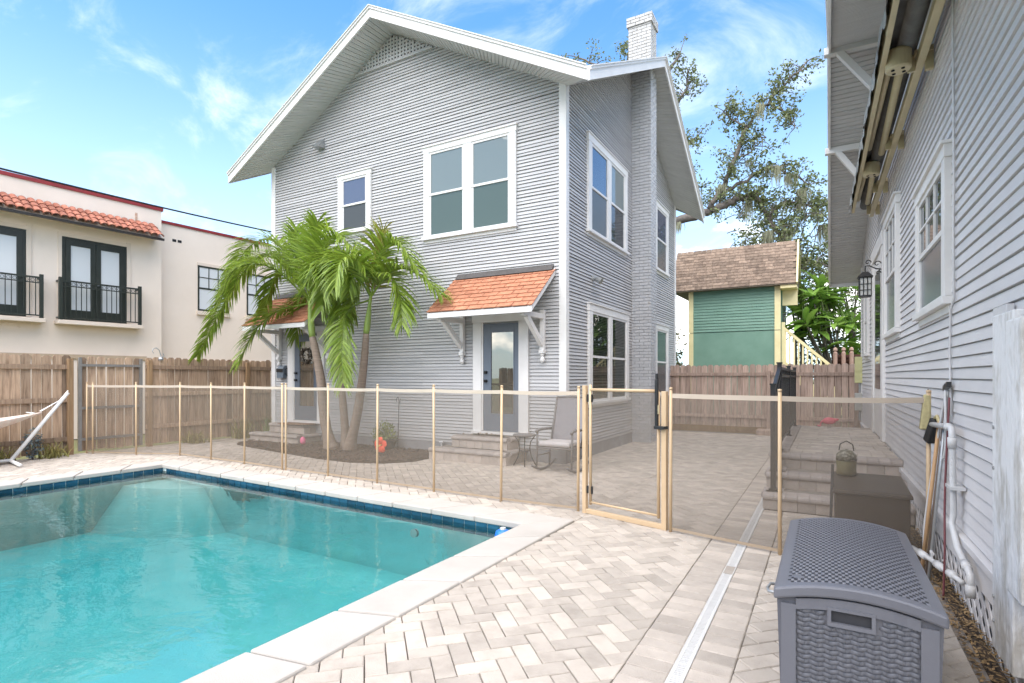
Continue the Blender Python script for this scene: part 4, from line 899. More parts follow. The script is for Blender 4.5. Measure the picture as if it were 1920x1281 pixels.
# ------------------------------------------------------------------ storage boxes
def build_deck_box():
    t = thing('deck_box', 'large slate-grey resin deck box with a basket-weave front and lid', 'deck box', (0.12, 3.2, 0))
    x0, x1, y0, y1 = -0.195, 0.405, 2.60, 3.88; xc, hw = (x0 + x1) / 2, (x1 - x0) / 2
    zl = lambda x: 0.585 + 0.055 * (1 - ((x - xc) / (hw + 0.02)) ** 2)
    m = MB(); N = 10; xs = [x0 + 0.012 + (x1 - x0 - 0.024) * k / N for k in range(N + 1)]
    prof = [(x, 0, zl(x) - 0.055) for x in xs[::-1]]
    poly = [(x0 + 0.03, y0 + 0.03, 0.0), (x1 - 0.03, y0 + 0.03, 0.0)] + [(x, y0 + 0.03, z) for x, _, z in prof]
    m.prism(poly, (0, y1 - y0 - 0.06, 0)); m.build('body', BOXM, t)
    # raised rim frame on the front face
    f = MB(); yf = y0 + 0.03
    def fbox(xa, xb, za, zb, d=0.016): f.box(xa, xb, yf - d, yf - 0.0005, za, zb)
    fbox(x0 + 0.028, x0 + 0.085, 0, 0.53); fbox(x1 - 0.085, x1 - 0.028, 0, 0.53); fbox(x0 + 0.0855, x1 - 0.0855, 0.0, 0.05)
    for k in range(N):
        xa, xb = x0 + 0.0855 + (x1 - x0 - 0.171) * k / N, x0 + 0.0855 + (x1 - x0 - 0.171) * (k + 1) / N; za, zb = zl(xa) - 0.058, zl(xb) - 0.058
        f.hexa([(xa, yf - 0.016, za - 0.045), (xb, yf - 0.016, zb - 0.045), (xb, yf, zb - 0.045), (xa, yf, za - 0.045), (xa, yf - 0.016, za), (xb, yf - 0.016, zb), (xb, yf, zb), (xa, yf, za)])
    f.build('front_frame', BOXM, t)
    hx0, hx1 = xc - 0.085, xc + 0.055; hz0, hz1 = 0.485, 0.535
    m = MB(); m.box(hx0 - 0.014, hx1 + 0.014, yf - 0.02, yf - 0.0005, hz0 - 0.016, hz0); m.box(hx0 - 0.014, hx1 + 0.014, yf - 0.02, yf - 0.0005, hz1, hz1 + 0.012); m.box(hx0 - 0.014, hx0, yf - 0.02, yf - 0.0005, hz0, hz1); m.box(hx1, hx1 + 0.014, yf - 0.02, yf - 0.0005, hz0, hz1); h = m.build('handle', BOXM, t)
    m = MB(); m.box(hx0, hx1, yf - 0.004, yf - 0.0008, hz0, hz1); m.build('handle_recess', mat('resin_shadow', (0.03, 0.031, 0.036), rough=0.6), h)
    # weave: horizontal strands bowing over and under upright stakes
    m = MB(); rows, cols = 25, 17; xa, xb = x0 + 0.088, x1 - 0.088; za, zb = 0.052, 0.54
    dz = (zb - za) / rows; dx = (xb - xa) / cols
    for r in range(rows):
        for q in range(cols):
            over = (q // 1 + r) % 2 == 0; cx = xa + (q + 0.5) * dx; cz = za + (r + 0.5) * dz; top = zl(cx) - 0.106
            if cz > top or (hx0 - 0.025 < cx < hx1 + 0.025 and cz > hz0 - 0.03): continue
            w = dx * (0.72 if over else 0.36); hh = dz * 0.42; o = 0.0125 if over else 0.007; sl = 0.0035 * (1 if q % 2 else -1)
            vs = []
            for k, (fx, oo) in enumerate(((-1, 0.003), (-0.5, o * 0.85), (0, o), (0.5, o * 0.85), (1, 0.003))):
                vs += [(cx + fx * w, yf - oo * 0.55, cz - hh + sl * fx), (cx + fx * w, yf - oo, cz + sl * fx), (cx + fx * w, yf - oo * 0.55, cz + hh + sl * fx)]
            fs = []
            for k in range(4):
                j = 3 * k; fs += [(j, j + 3, j + 4, j + 1), (j + 1, j + 4, j + 5, j + 2)]
            m.add(vs, fs)
    m.build('front_weave', BOXD, t, smooth=True, kind='stuff')
    # lid
    lid = MB(); M_ = 14; xs = [x0 + (x1 - x0) * k / M_ for k in range(M_ + 1)]; ya, yb = y0, y1
    top = [(x, ya, zl(x)) for x in xs]; bot = [(x, ya, zl(x) - 0.05) for x in xs]
    lid.prism(bot + top[::-1], (0, yb - ya, 0)); lo = lid.build('lid', BOXM, t, bevel=0.010)
    m = MB(); k2 = MB(); rows, cols = 44, 20; dy = (yb - ya - 0.09) / rows; dx = (x1 - x0 - 0.09) / cols
    for r in range(rows):
        for q in range(cols + 1):
            cx = x0 + 0.045 + (q + (0.5 if r % 2 else 0.0)) * dx; cy = ya + 0.045 + (r + 0.5) * dy
            if not (x0 + 0.052 < cx < x1 - 0.052): continue
            sx, sy = dx * 0.24, dy * 0.27; z = lambda x, d: zl(x) + d
            k2.add([(cx - sx, cy - sy, z(cx - sx, 0.0006)), (cx + sx, cy - sy, z(cx + sx, 0.0006)), (cx + sx, cy + sy, z(cx + sx, 0.0006)), (cx - sx, cy + sy, z(cx - sx, 0.0006))], [(0, 1, 2, 3)])
            cx += dx * 0.5; sx, sy = dx * 0.26, dy * 0.36
            if not (x0 + 0.05 < cx < x1 - 0.05): continue
            m.add([(cx - sx, cy - sy, z(cx - sx, 0.0004)), (cx + sx, cy - sy, z(cx + sx, 0.0004)), (cx + sx, cy + sy, z(cx + sx, 0.0004)), (cx - sx, cy + sy, z(cx - sx, 0.0004)), (cx - sx * 0.6, cy - sy * 0.55, z(cx, 0.004)), (cx + sx * 0.6, cy - sy * 0.55, z(cx, 0.004)), (cx + sx * 0.6, cy + sy * 0.55, z(cx, 0.004)), (cx - sx * 0.6, cy + sy * 0.55, z(cx, 0.004))],
                  [(0, 1, 5, 4), (1, 2, 6, 5), (2, 3, 7, 6), (3, 0, 4, 7), (4, 5, 6, 7)])
    m.build('lid_weave', BOXM, lo, kind='stuff')
    k2.build('lid_slots', mat('resin_groove', (0.022, 0.023, 0.028), rough=0.7), lo, kind='stuff')
    m = MB(); m.lathe([(0.022, 0), (0.022, 0.005), (0.016, 0.0065)], (x0 + 0.09, y0 + 0.11, zl(x0 + 0.09) + 0.001), 16); m.build('maker_badge', BOXM, lo)
    m = MB(); yh = 2.86; m.tube([(x0 + 0.03, yh - 0.06, 0.50), (x0 - 0.035, yh - 0.055, 0.50), (x0 - 0.045, yh, 0.495), (x0 - 0.035, yh + 0.055, 0.50), (x0 + 0.03, yh + 0.06, 0.50)], 0.007, 8); m.build('side_handle', GREYM, t, smooth=True)
build_deck_box()
def build_brown_box():
    t = thing('storage_bench', 'dark brown storage bench standing in front of the landing steps behind the mesh', 'storage bench', (0.33, 5.75, 0))
    m = MB(); m.box(0.07, 0.60, 5.46, 6.18, 0.05, 0.50); m.build('body', BROWNB, t, bevel=0.012)
    m = MB(); m.hexa([(0.05, 5.43, 0.50), (0.62, 5.43, 0.50), (0.62, 6.21, 0.50), (0.05, 6.21, 0.50), (0.06, 5.44, 0.535), (0.61, 5.44, 0.535), (0.61, 6.20, 0.575), (0.06, 6.20, 0.575)]); m.build('lid', BROWNB, t, bevel=0.01)
    for x, y in ((0.075, 5.47), (0.575, 5.47), (0.075, 6.16), (0.575, 6.16)): m = MB(); m.box(x - 0.02, x + 0.02, y - 0.02, y + 0.02, 0.0, 0.05); m.build('foot', BROWNB, t)
    m = MB(); m.beam((0.03, 5.40, 0.02), (0.055, 5.62, 0.72), 0.02, 0.03); m.build('side_rail', BLACK, t)
build_brown_box()
def build_olive_lantern():
    t = thing('table_lantern', 'small olive lantern with a pierced top on the brown bench', 'lantern', (0.17, 6.05, 0.57))
    ol = mat('olive_metal', (0.17, 0.15, 0.07), (0.12, 0.105, 0.05), rough=0.45, scale=9)
    m = MB(); m.lathe([(0.07, 0.572), (0.085, 0.58), (0.08, 0.62), (0.085, 0.70), (0.08, 0.71)], (0.17, 6.05), 14); m.build('base', ol, t, smooth=True)
    m = MB(); m.lathe([(0.088, 0.711), (0.084, 0.76), (0.05, 0.80), (0.01, 0.815)], (0.17, 6.05), 14); top = m.build('dome', mat('pierced_tin', (0.10, 0.09, 0.06), (0.26, 0.25, 0.2), rough=0.5, scale=40, ramp=(0.45, 0.6)), t, smooth=True)
    m = MB(); m.tube([(0.11, 6.05, 0.80), (0.12, 6.05, 0.86), (0.17, 6.05, 0.89), (0.22, 6.05, 0.86), (0.23, 6.05, 0.80)], 0.005, 6); m.build('bail', BLACK, t)
build_olive_lantern()

# ------------------------------------------------------------------ timber fences
def picket_mesh(name, w, h, m, th=0.018):
    b = MB(); k = 0.035; b.prism([(-w / 2, 0, 0), (w / 2, 0, 0), (w / 2, 0, h - k), (w / 2 - k, 0, h), (-w / 2 + k, 0, h), (-w / 2, 0, h - k)], (0, th, 0)); return b.mesh(name, m)
def timber_fence(name, label, A, B, h, m, pm, rails=(0.42, 1.0, 1.62), posts=(), gate=False, z0=0.04, frame=False, gap=0.012):
    a, b = Vector((*A, 0)), Vector((*B, 0)); d = (b - a).normalized(); ang = math.atan2(d.y, d.x); L = (b - a).length; nn = Vector((d.y, -d.x, 0))
    t = thing(name, label, 'gate' if gate else 'fence', (*A, 0))
    meshes = [picket_mesh('picket', 0.138 + 0.003 * k, h - 0.004 * k, m) for k in range(4)]
    n = int(L / 0.15); st = L / n
    for k in range(n):
        p = a + d * (k + 0.5) * st - nn * (0.006 + random.uniform(0, 0.006)); o = inst('picket', random.choice(meshes), t, p + Vector((0, 0, z0 + random.uniform(-0.012, 0.012))), (0, 0, ang)); o.rotation_euler = (random.uniform(-0.006, 0.006), random.uniform(-0.006, 0.006), ang)
    for z in rails:
        if frame: continue
        q = MB(); q.beam(a + nn * 0.02 + Vector((0, 0, z)), b + nn * 0.02 + Vector((0, 0, z)), 0.038, 0.088); q.build('rail', m, t, bevel=0.004)
    for s in posts:
        q = MB(); p = a + d * s + nn * 0.045; q.beam(p + Vector((0, 0, -0.1)), p + Vector((0, 0, h - 0.03)), 0.088, 0.088, up=d); q.build('post', pm, t, bevel=0.006)
    if frame:
        for s in (0.03, L - 0.03): q = MB(); p = a + d * s + nn * 0.022; q.beam(p + Vector((0, 0, 0.05)), p + Vector((0, 0, h + 0.02)), 0.045, 0.05, up=d); q.build('metal_stile', GREYF, t)
        for z in (0.27, 0.88, 1.72): q = MB(); q.beam(a + d * 0.056 + nn * 0.022 + Vector((0, 0, z)), b - d * 0.056 + nn * 0.022 + Vector((0, 0, z)), 0.04, 0.05); q.build('metal_rail', GREYF, t)
    return t
GREYF = mat('grey_steel_frame', (0.24, 0.225, 0.205), (0.195, 0.185, 0.17), rough=0.5, scale=6)
FX = -12.62
timber_fence('wood_fence', 'weathered picket fence behind the hammock at the left edge', (FX, 5.02), (FX, 0.6), 1.86, WOODL, WOODP, posts=(0.05, 2.3, 4.2), rails=(0.30, 1.05, 1.70)) if False else None
def fence_facing_x(name, label, y0, y1, **k): return timber_fence(name, label, (FX, y0), (FX, y1), **k)
fence_facing_x('wood_fence', 'weathered picket fence behind the hammock at the left edge', 0.6, 4.93, h=1.87, m=WOODL, pm=WOODP, posts=(0.3, 2.4, 4.28), rails=(0.30, 1.05, 1.68))
fence_facing_x('fence_gate', 'weathered picket gate in a grey steel frame left of the pool', 5.02, 6.17, h=1.85, m=WOODL, pm=WOODP, gate=True, frame=True)
fence_facing_x('wood_fence', 'weathered picket fence between the steel-framed gate and the main house', 6.24, 11.6, h=1.88, m=WOODL, pm=WOODP, posts=(0.06, 2.35, 4.7), rails=(0.42, 1.12, 1.70))
timber_fence('wood_fence', 'pinkish cedar picket fence across the back of the yard', (-4.35, 15.85), (1.4, 15.85), 1.68, WOODB, WOODB, posts=(0.4, 3.05, 5.0), rails=(0.42, 1.56), z0=0.14)
m = MB(); m.box(-4.3, 1.3, 15.83, 15.87, -0.02, 0.15); single('gravel_board', m, WOODP, 'brown kickboard along the foot of the cedar fence', 'board', (-2, 15.85, 0))
m = MB(); m.box(-1.55, -0.1, 15.25, 15.75, 0.0, 0.13); single('timber_sleeper', m, WOODB, 'low timber sleeper on the ground before the cedar fence', 'timber', (-0.9, 15.5, 0), bevel=0.01)

# ------------------------------------------------------------------ cream stucco building on the left (local frame: wall plane x=0, outside +x, y along the wall)
stucco = thing('stucco_building', 'cream stucco building with French balconies and clay tile eave, beyond the left fence', 'building', (-16.579, 6.975, 0), R(-3.72), local=True)
def build_stucco():
    W = Wall((0, 0, 0), (0, 1, 0), (1, 0, 0)); W2 = Wall((-0.35, 0, 0), (0, 1, 0), (1, 0, 0))
    m = MB(); m.box(-8, 0, -7, 1.60, -0.1, 6.22); m.build('wall', STUCCO, stucco); m = MB(); m.box(-8, -0.35, 1.60, 13, -0.1, 5.98); m.build('wall', STUCCO, stucco)
    m = MB(); m.box(-0.30, 0.03, -7, 1.64, 6.22, 6.31); m.build('parapet_cap', REDCAP, stucco); m = MB(); m.box(-0.65, -0.32, 1.645, 13, 5.98, 6.06); m.build('parapet_cap', REDCAP, stucco)
    m = MB(); m.wb(W, -7, 1.2, 1.96, 2.06, 0, 0.05); m.wb(W2, 1.9, 9, 1.90, 2.0, 0, 0.05); m.build('belt_course', mat('tan_band', (0.52, 0.40, 0.28), rough=0.8), stucco)
    # tile eave
    m = MB(); m.prism([(0, -7, 5.36), (0.46, -7, 5.30), (0.50, -7, 5.34), (0, -7, 5.72)], (0, 8.42, 0)); ev = m.build('tile_eave', STUC2, stucco)
    m = MB(); m.box(0.462, 0.52, -7, 1.45, 5.275, 5.335); m.build('gutter', mat('bronze_gutter', (0.05, 0.04, 0.035), rough=0.4), ev)
    A, B = Vector((0.0, 0, 5.76)), Vector((0.55, 0, 5.37)); pitch = 0.165; rows = 3; rd = (B - A) / rows; nr = Vector((-rd.z, 0, rd.x)).normalized(); nr = nr if nr.z > 0 else -nr
    mm = MB(); K = 6
    for e, q in ((0, 0.075), (1, 0.088)):
        for k in range(K + 1):
            th = math.pi * k / K; mm.v.append(tuple(rd * 1.12 * e + Vector((0, math.cos(th) * q, 0)) + nr * (math.sin(th) * q * 0.8 + (0.012 if e else 0))))
    for e, q in ((0, 0.063), (1, 0.076)):
        for k in range(K + 1):
            th = math.pi * k / K; mm.v.append(tuple(rd * 1.12 * e + Vector((0, math.cos(th) * q, 0)) + nr * (math.sin(th) * q * 0.8 + (0.0 if e else -0.012))))
    n1 = K + 1
    for k in range(K): mm.f += [(k, k + 1, n1 + k + 1, n1 + k), (2 * n1 + k + 1, 2 * n1 + k, 3 * n1 + k, 3 * n1 + k + 1), (n1 + k, n1 + k + 1, 3 * n1 + k + 1, 3 * n1 + k)]
    tm = mm.mesh('barrel_tile', CLAY)
    y = -5.6
    while y < 1.42:
        for r in range(rows): inst('barrel_tile', tm, ev, A + rd * r + nr * 0.01 + Vector((0, y + random.uniform(-0.006, 0.006), 0)), (0, 0, random.uniform(-0.02, 0.02)))
        y += pitch
    # French balconies
    for y0, n in ((-2.82, 0), (-0.70, 1)):
        y1 = y0 + 1.42; zb, zt = 2.94, 5.02
        m = MB()
        for a, b, p, q in ((y0 - 0.0, y0 + 0.06, zb, zt), (y1 - 0.06, y1, zb, zt), (y0 + 0.06, y1 - 0.06, zt - 0.06, zt)): m.wb(W, a, b, p, q, -0.02, 0.02)
        d = m.build('french_door', DGREEN, stucco)
        for k in (0, 1):
            a = y0 + 0.065 + k * 0.65; b = a + 0.64; m = MB(); m.wb(W, a, a + 0.11, zb, zt - 0.065, 0.0, 0.035); m.wb(W, b - 0.11, b, zb, zt - 0.065, 0, 0.035); m.wb(W, a + 0.11, b - 0.11, zt - 0.20, zt - 0.065, 0, 0.035); m.wb(W, a + 0.11, b - 0.11, zb, zb + 0.25, 0, 0.035); m.build('door_leaf', DGREEN, d)
            m = MB(); m.wb(W, a + 0.11, b - 0.11, zb + 0.25, zt - 0.20, 0.008, 0.014); m.build('glass', GLCURT, d)
        m = MB(); m.wb(W, y0 + 0.74, y0 + 0.78, zb + 0.92, zb + 0.98, 0.036, 0.07); m.build('handle', GREYM, d)
        m = MB(); m.wb(W, y0 - 0.01, y1 + 0.01, zt + 0.005, zt + 0.10, 0, 0.03); m.wb(W, y0 - 0.08, y0 - 0.005, zb, zt + 0.12, 0, 0.028); m.wb(W, y1 + 0.005, y1 + 0.10, zb, zt + 0.12, 0, 0.028); m.build('door_surround', STUC2, d)
        m = MB(); m.wb(W, y0 - 0.16, y1 + 0.30, 2.80, 2.90, 0, 0.32); sill = m.build('balcony_ledge', STUC2, stucco, bevel=0.01)
        r0, r1 = y0 - 0.10, y1 + 0.23; o = 0.24; bal = None
        m = MB()
        for y in (r0, r1): m.wb(W, y - 0.035, y + 0.035, 2.90, 3.96, o - 0.035, o + 0.035)
        m.wb(W, r0, r1, 3.86, 3.90, o - 0.02, o + 0.02); m.wb(W, r0, r1, 3.74, 3.765, o - 0.012, o + 0.012); m.wb(W, r0, r1, 2.955, 2.985, o - 0.015, o + 0.015); m.wb(W, r0 - 0.02, r0 + 0.02, 2.955, 2.985, 0, o); m.wb(W, r1 - 0.02, r1 + 0.02, 3.86, 3.90, 0, o); m.wb(W, r0 - 0.02, r0 + 0.02, 3.86, 3.90, 0, o)
        bal = m.build('balcony_railing', DGREEN, stucco); k = 0; y = r0 + 0.10
        while y < r1 - 0.06:
            m = MB(); m.wb(W, y - 0.008, y + 0.008, 2.985, 3.86, o - 0.008, o + 0.008); m.build('baluster', DGREEN, bal)
            q = W.p(y + 0.055, 3.812, o); m = MB(); m.tube([q + Vector((0, 0.034 * math.cos(t), 0.034 * math.sin(t))) for t in [2 * math.pi * i / 10 for i in range(11)]], 0.005, 5); m.build('ring', DGREEN, bal); y += 0.11
    # double-hung windows of the rear wing
    for y0, w in ((2.78, 0.95), (4.35, 0.95)):
        zb, zt = 3.52, 4.92; y1 = y0 + w; m = MB()
        for a, b, p, q in ((y0, y0 + 0.04, zb, zt), (y1 - 0.04, y1, zb, zt), (y0 + 0.04, y1 - 0.04, zt - 0.05, zt), (y0 + 0.04, y1 - 0.04, zb, zb + 0.06), (y0 + 0.04, y1 - 0.04, 4.20, 4.25)): m.wb(W2, a, b, p, q, -0.02, 0.025)
        for k in (1, 2): x = y0 + 0.04 + (w - 0.08) * k / 3; m.wb(W2, x - 0.012, x + 0.012, 4.25, zt - 0.05, 0, 0.022)
        m.wb(W2, y0 + 0.04, y1 - 0.04, 4.55, 4.575, 0, 0.021); wn = m.build('window', DGREEN, stucco)
        for k in range(3):
            for z0_, z1_ in ((4.25, 4.55), (4.575, zt - 0.05)): x = y0 + 0.04 + (w - 0.08) * k / 3; m = MB(); m.wb(W2, x + 0.012, x + (w - 0.08) / 3 - 0.012, z0_, z1_, 0.002, 0.012); m.build('pane', GLCURT, wn)
        m = MB(); m.wb(W2, y0 + 0.04, y1 - 0.04, zb + 0.06, 4.20, 0.002, 0.012); m.build('pane', GLCURT, wn); m = MB(); m.wb(W2, y0 - 0.04, y1 + 0.04, zb - 0.12, zb - 0.002, 0, 0.09); m.build('sill', STUC2, wn); m = MB(); m.wb(W2, y0 - 0.02, y1 + 0.02, zt + 0.002, zt + 0.09, 0, 0.03); m.build('head_trim', STUC2, wn)
    for y in (2.05, 2.20): m = MB(); m.wb(W2, y, y + 0.11, 5.50, 5.58, -0.02, 0.004); m.build('scupper', DARK, stucco)
    m = MB(); m.wb(W, 0.93, 0.99, 5.79, 6.02, 0, 0.006); m.build('rust_stain', mat('rust_stain', (0.45, 0.25, 0.16), (0.62, 0.48, 0.38), rough=0.9, scale=20), stucco)
    m = MB(); m.tube([(-0.6, -1.78, 6.2), (-0.6, -1.78, 6.72)], 0.012, 6); m.tube([(-0.6, -1.94, 6.6), (-0.6, -1.94, 6.68), (-0.6, -1.78, 6.74)], 0.012, 6); m.build('roof_hook', GREYM, stucco)
build_stucco()
m = MB(); P = [Vector((-20.0, 0.0, 5.15)), Vector((-14.41, 4.415, 5.589)), Vector((-14.79, 7.66, 5.816)), Vector((-15.9, 11.64, 6.294)), Vector((-17.5, 16.5, 6.9))]
pts = []
A_, B_ = Vector((-13.6, 2.0, 5.46)), Vector((-14.9, 22.0, 6.9))
pts = [A_.lerp(B_, k / 20) + Vector((0, 0, -0.32 * 4 * (k / 20) * (1 - k / 20))) for k in range(21)]
m.tube(pts, 0.022, 6); single('power_line', m, BLACK, 'black overhead cable sagging in front of the stucco building', 'cable', A_)
m = MB(); m.tube([(FX, 6.55, 1.86), (FX, 6.55, 1.97), (FX + 0.01, 6.52, 2.07), (FX, 6.46, 2.12), (FX, 6.40, 2.10), (FX, 6.38, 2.04), (FX, 6.41, 2.0)], [0.012, 0.01, 0.01, 0.01, 0.01, 0.008, 0.006], 7); m.tube([(FX, 6.55, 1.90), (FX, 6.62, 1.95), (FX, 6.60, 2.0)], 0.01, 6); m.lathe([(0.05, 1.855), (0.055, 1.885), (0.02, 1.92)], (FX, 6.55), 8)
single('scroll_hook', m, GREYM, 'small curled iron hook standing on top of the left fence', 'hook', (FX, 6.55, 1.86))

# what stands behind the photographer, seen only in the door and window glass
timber_fence('wood_fence', 'weathered picket fence behind the photographer, mirrored in the door glass', (-13.5, -5.2), (4.5, -5.2), 1.86, WOODL, WOODP, posts=(2, 6, 10, 14), rails=(0.42, 1.0, 1.62))
m = MB(); m.box(-16, 3.5, -18, -12.0, -0.1, 4.3); single('neighbour_building', m, STUCCO, 'cream stucco building behind the photographer, mirrored in the door glass', 'building', (-6, -12, 0))
# ------------------------------------------------------------------ green shed beyond the back fence
def build_shed():
    t = thing('green_shed', 'green raised shed with yellow corner posts and brown shingle roof behind the back fence', 'shed', (-2.8, 21, 0))
    y = 20.0; W = Wall((0, y, 0), (1, 0, 0), (0, -1, 0)); x0, x1 = -4.22, -1.28
    m = MB(); m.box(x0 + 0.02, x1 - 0.02, y + 0.015, y + 3.2, 0.2, 4.6); m.build('wall', SHEDG, t)
    m = MB(); m.wb(W, x0 + 0.1, x1 - 0.12, 0.8, 3.02, 0, 0.012); m.build('lower_panel', SHEDG, t)
    z = 3.05
    while z < 4.5: m = MB(); m.hexa([W.p(x0 + 0.12, z, 0), W.p(x1 - 0.14, z, 0), W.p(x1 - 0.14, z, 0.03), W.p(x0 + 0.12, z, 0.03), W.p(x0 + 0.12, z + 0.105, 0), W.p(x1 - 0.14, z + 0.105, 0), W.p(x1 - 0.14, z + 0.105, 0.006), W.p(x0 + 0.12, z + 0.105, 0.006)]); m.build('lap_board', SHEDG, t); z += 0.1
    for a, b in ((x0, x0 + 0.16), (x1 - 0.18, x1)):
        for p, q in ((0.6, 3.02), (3.04, 4.6)): m = MB(); m.wb(W, a, b, p, q, 0, 0.05); m.build('corner_post', YELL, t)
    # roof
    A, B = Vector((0, y - 0.35, 4.50)), Vector((0, y + 0.55, 6.02)); m = MB(); xa, xb = -4.75, -0.80
    m.prism([(xa + 0.02, A.y, A.z - 0.03), (xa + 0.02, B.y, B.z - 0.03), (xa + 0.02, y + 2.9, 4.6), (xa + 0.02, y + 2.5, 4.5)], (xb - xa - 0.04, 0, 0)); roof = m.build('roof', mat('roof_deck', (0.2, 0.16, 0.12), rough=0.9), t)
    rows = 14; d = (B - A) / rows; nn = Vector((0, -d.z, d.y)).normalized(); meshes = []
    for k in range(6):
        w = 0.16 + 0.04 * k; b = MB(); p1 = d * 1.3; b.hexa([Vector((0, 0, 0)) + nn * 0.003, Vector((w, 0, 0)) + nn * 0.003, p1 + Vector((w, 0, 0)) + nn * 0.002, p1 + nn * 0.002, nn * 0.018, Vector((w, 0, 0)) + nn * 0.018, p1 + Vector((w, 0, 0)) + nn * 0.005, p1 + nn * 0.005]); meshes.append((w, b.mesh('roof_shingle', BRSH)))
    for r in range(rows):
        x = xa
        while x < xb - 0.12:
            w, me = random.choice(meshes); w2 = min(w, xb - x); inst('roof_shingle', me, roof, A + d * r + Vector((x, 0, 0)), scale=((w2 - 0.006) / w, 1, 1)); x += w
    m = MB(); m.beam((xb + 0.01, A.y - 0.01, A.z - 0.02), (xb + 0.01, B.y, B.z), 0.05, 0.12); m.beam((xb + 0.01, B.y, B.z), (xb + 0.01, y + 2.9, 4.6), 0.05, 0.12); m.build('barge_board', YELL, roof)
    m = MB(); m.box(-1.27, xb, y - 0.30, y + 0.3, 4.36, 4.44); m.box(-1.27, xb - 0.02, y - 0.28, y + 2.4, 4.445, 4.47); m.box(xb - 0.45, xb, y + 0.31, y + 0.36, 3.86, 4.44); m.build('porch_soffit', YELL, t)
    # stair rail
    st = thing('stair_railing', 'yellow wooden stair railing descending from the green shed', 'railing', (-1, 20.3, 0))
    a, b = Vector((-1.22, y + 0.25, 3.12)), Vector((0.45, y + 0.25, 1.55)); m = MB(); m.beam(a, b, 0.08, 0.09); m.build('handrail', YELL, st)
    m = MB(); m.beam(a - Vector((0, 0, 1.25)), b - Vector((0, 0, 1.25)), 0.05, 0.28); m.build('stringer', YELL, st)
    for k in range(13): f = (k + 0.5) / 13; p = a.lerp(b, f); m = MB(); m.box(p.x - 0.025, p.x + 0.025, p.y - 0.02, p.y + 0.02, p.z - 1.15, p.z - 0.04); m.build('baluster', YELL, st)
    m = MB(); m.box(-1.27, -1.17, y + 0.2, y + 0.3, 0, 3.3); m.build('newel', YELL, st)
build_shed()
def build_red_rail():
    t = thing('brown_deck_rail', 'dark red timber deck with pale posts under the plumeria', 'deck', (0.3, 19, 0)); rb = mat('dark_red_timber', (0.10, 0.045, 0.03), (0.07, 0.03, 0.02), rough=0.8, scale=5)
    m = MB(); m.box(0.16, 1.6, 19.0, 19.1, 1.2, 2.15); m.build('back_boards', rb, t)
    for z in (1.95, 2.06): m = MB(); m.box(0.16, 1.6, 18.9, 18.98, z, z + 0.05); m.build('rail', rb, t)
    pk = mat('terracotta_post', (0.42, 0.28, 0.22), (0.34, 0.22, 0.17), rough=0.8)
    for x in (0.25, 0.46, 0.66): m = MB(); m.lathe([(0.055, 1.6), (0.055, 2.2), (0.03, 2.24), (0.06, 2.27), (0.05, 2.33), (0.01, 2.36)], (x, 18.8), 10); m.build('post', pk, t)
build_red_rail()
def build_meters():
    for nm, lab, z0, z1, y, mm in (('meter_box', 'pale green electric meter box at the far cottage corner', 1.35, 1.95, 14.75, mat('pale_green_enamel', c(206, 204, 150), c(190, 188, 140), rough=0.5)), ('junction_box', 'grey junction box low on the far cottage corner', 0.72, 1.12, 14.72, mat('grey_enamel', (0.45, 0.44, 0.40), rough=0.5))):
        x = 0.58; m = MB(); m.box(x, x + 0.2, y, y + 0.14, z0, z1); t = thing(nm, lab, 'utility box', (x, y, z0)); m.build('case', mm, t, bevel=0.01); m = MB(); m.box(x + 0.01, x + 0.19, y - 0.012, y - 0.0005, z0 + (z1 - z0) * 0.45, z1 - 0.02); m.build('lid', mm, t); m = MB(); m.tube([(x + 0.1, y + 0.07, z0), (x + 0.1, y + 0.07, z0 - 0.22)], 0.025, 8); m.build('conduit', GREYM, t)
build_meters()

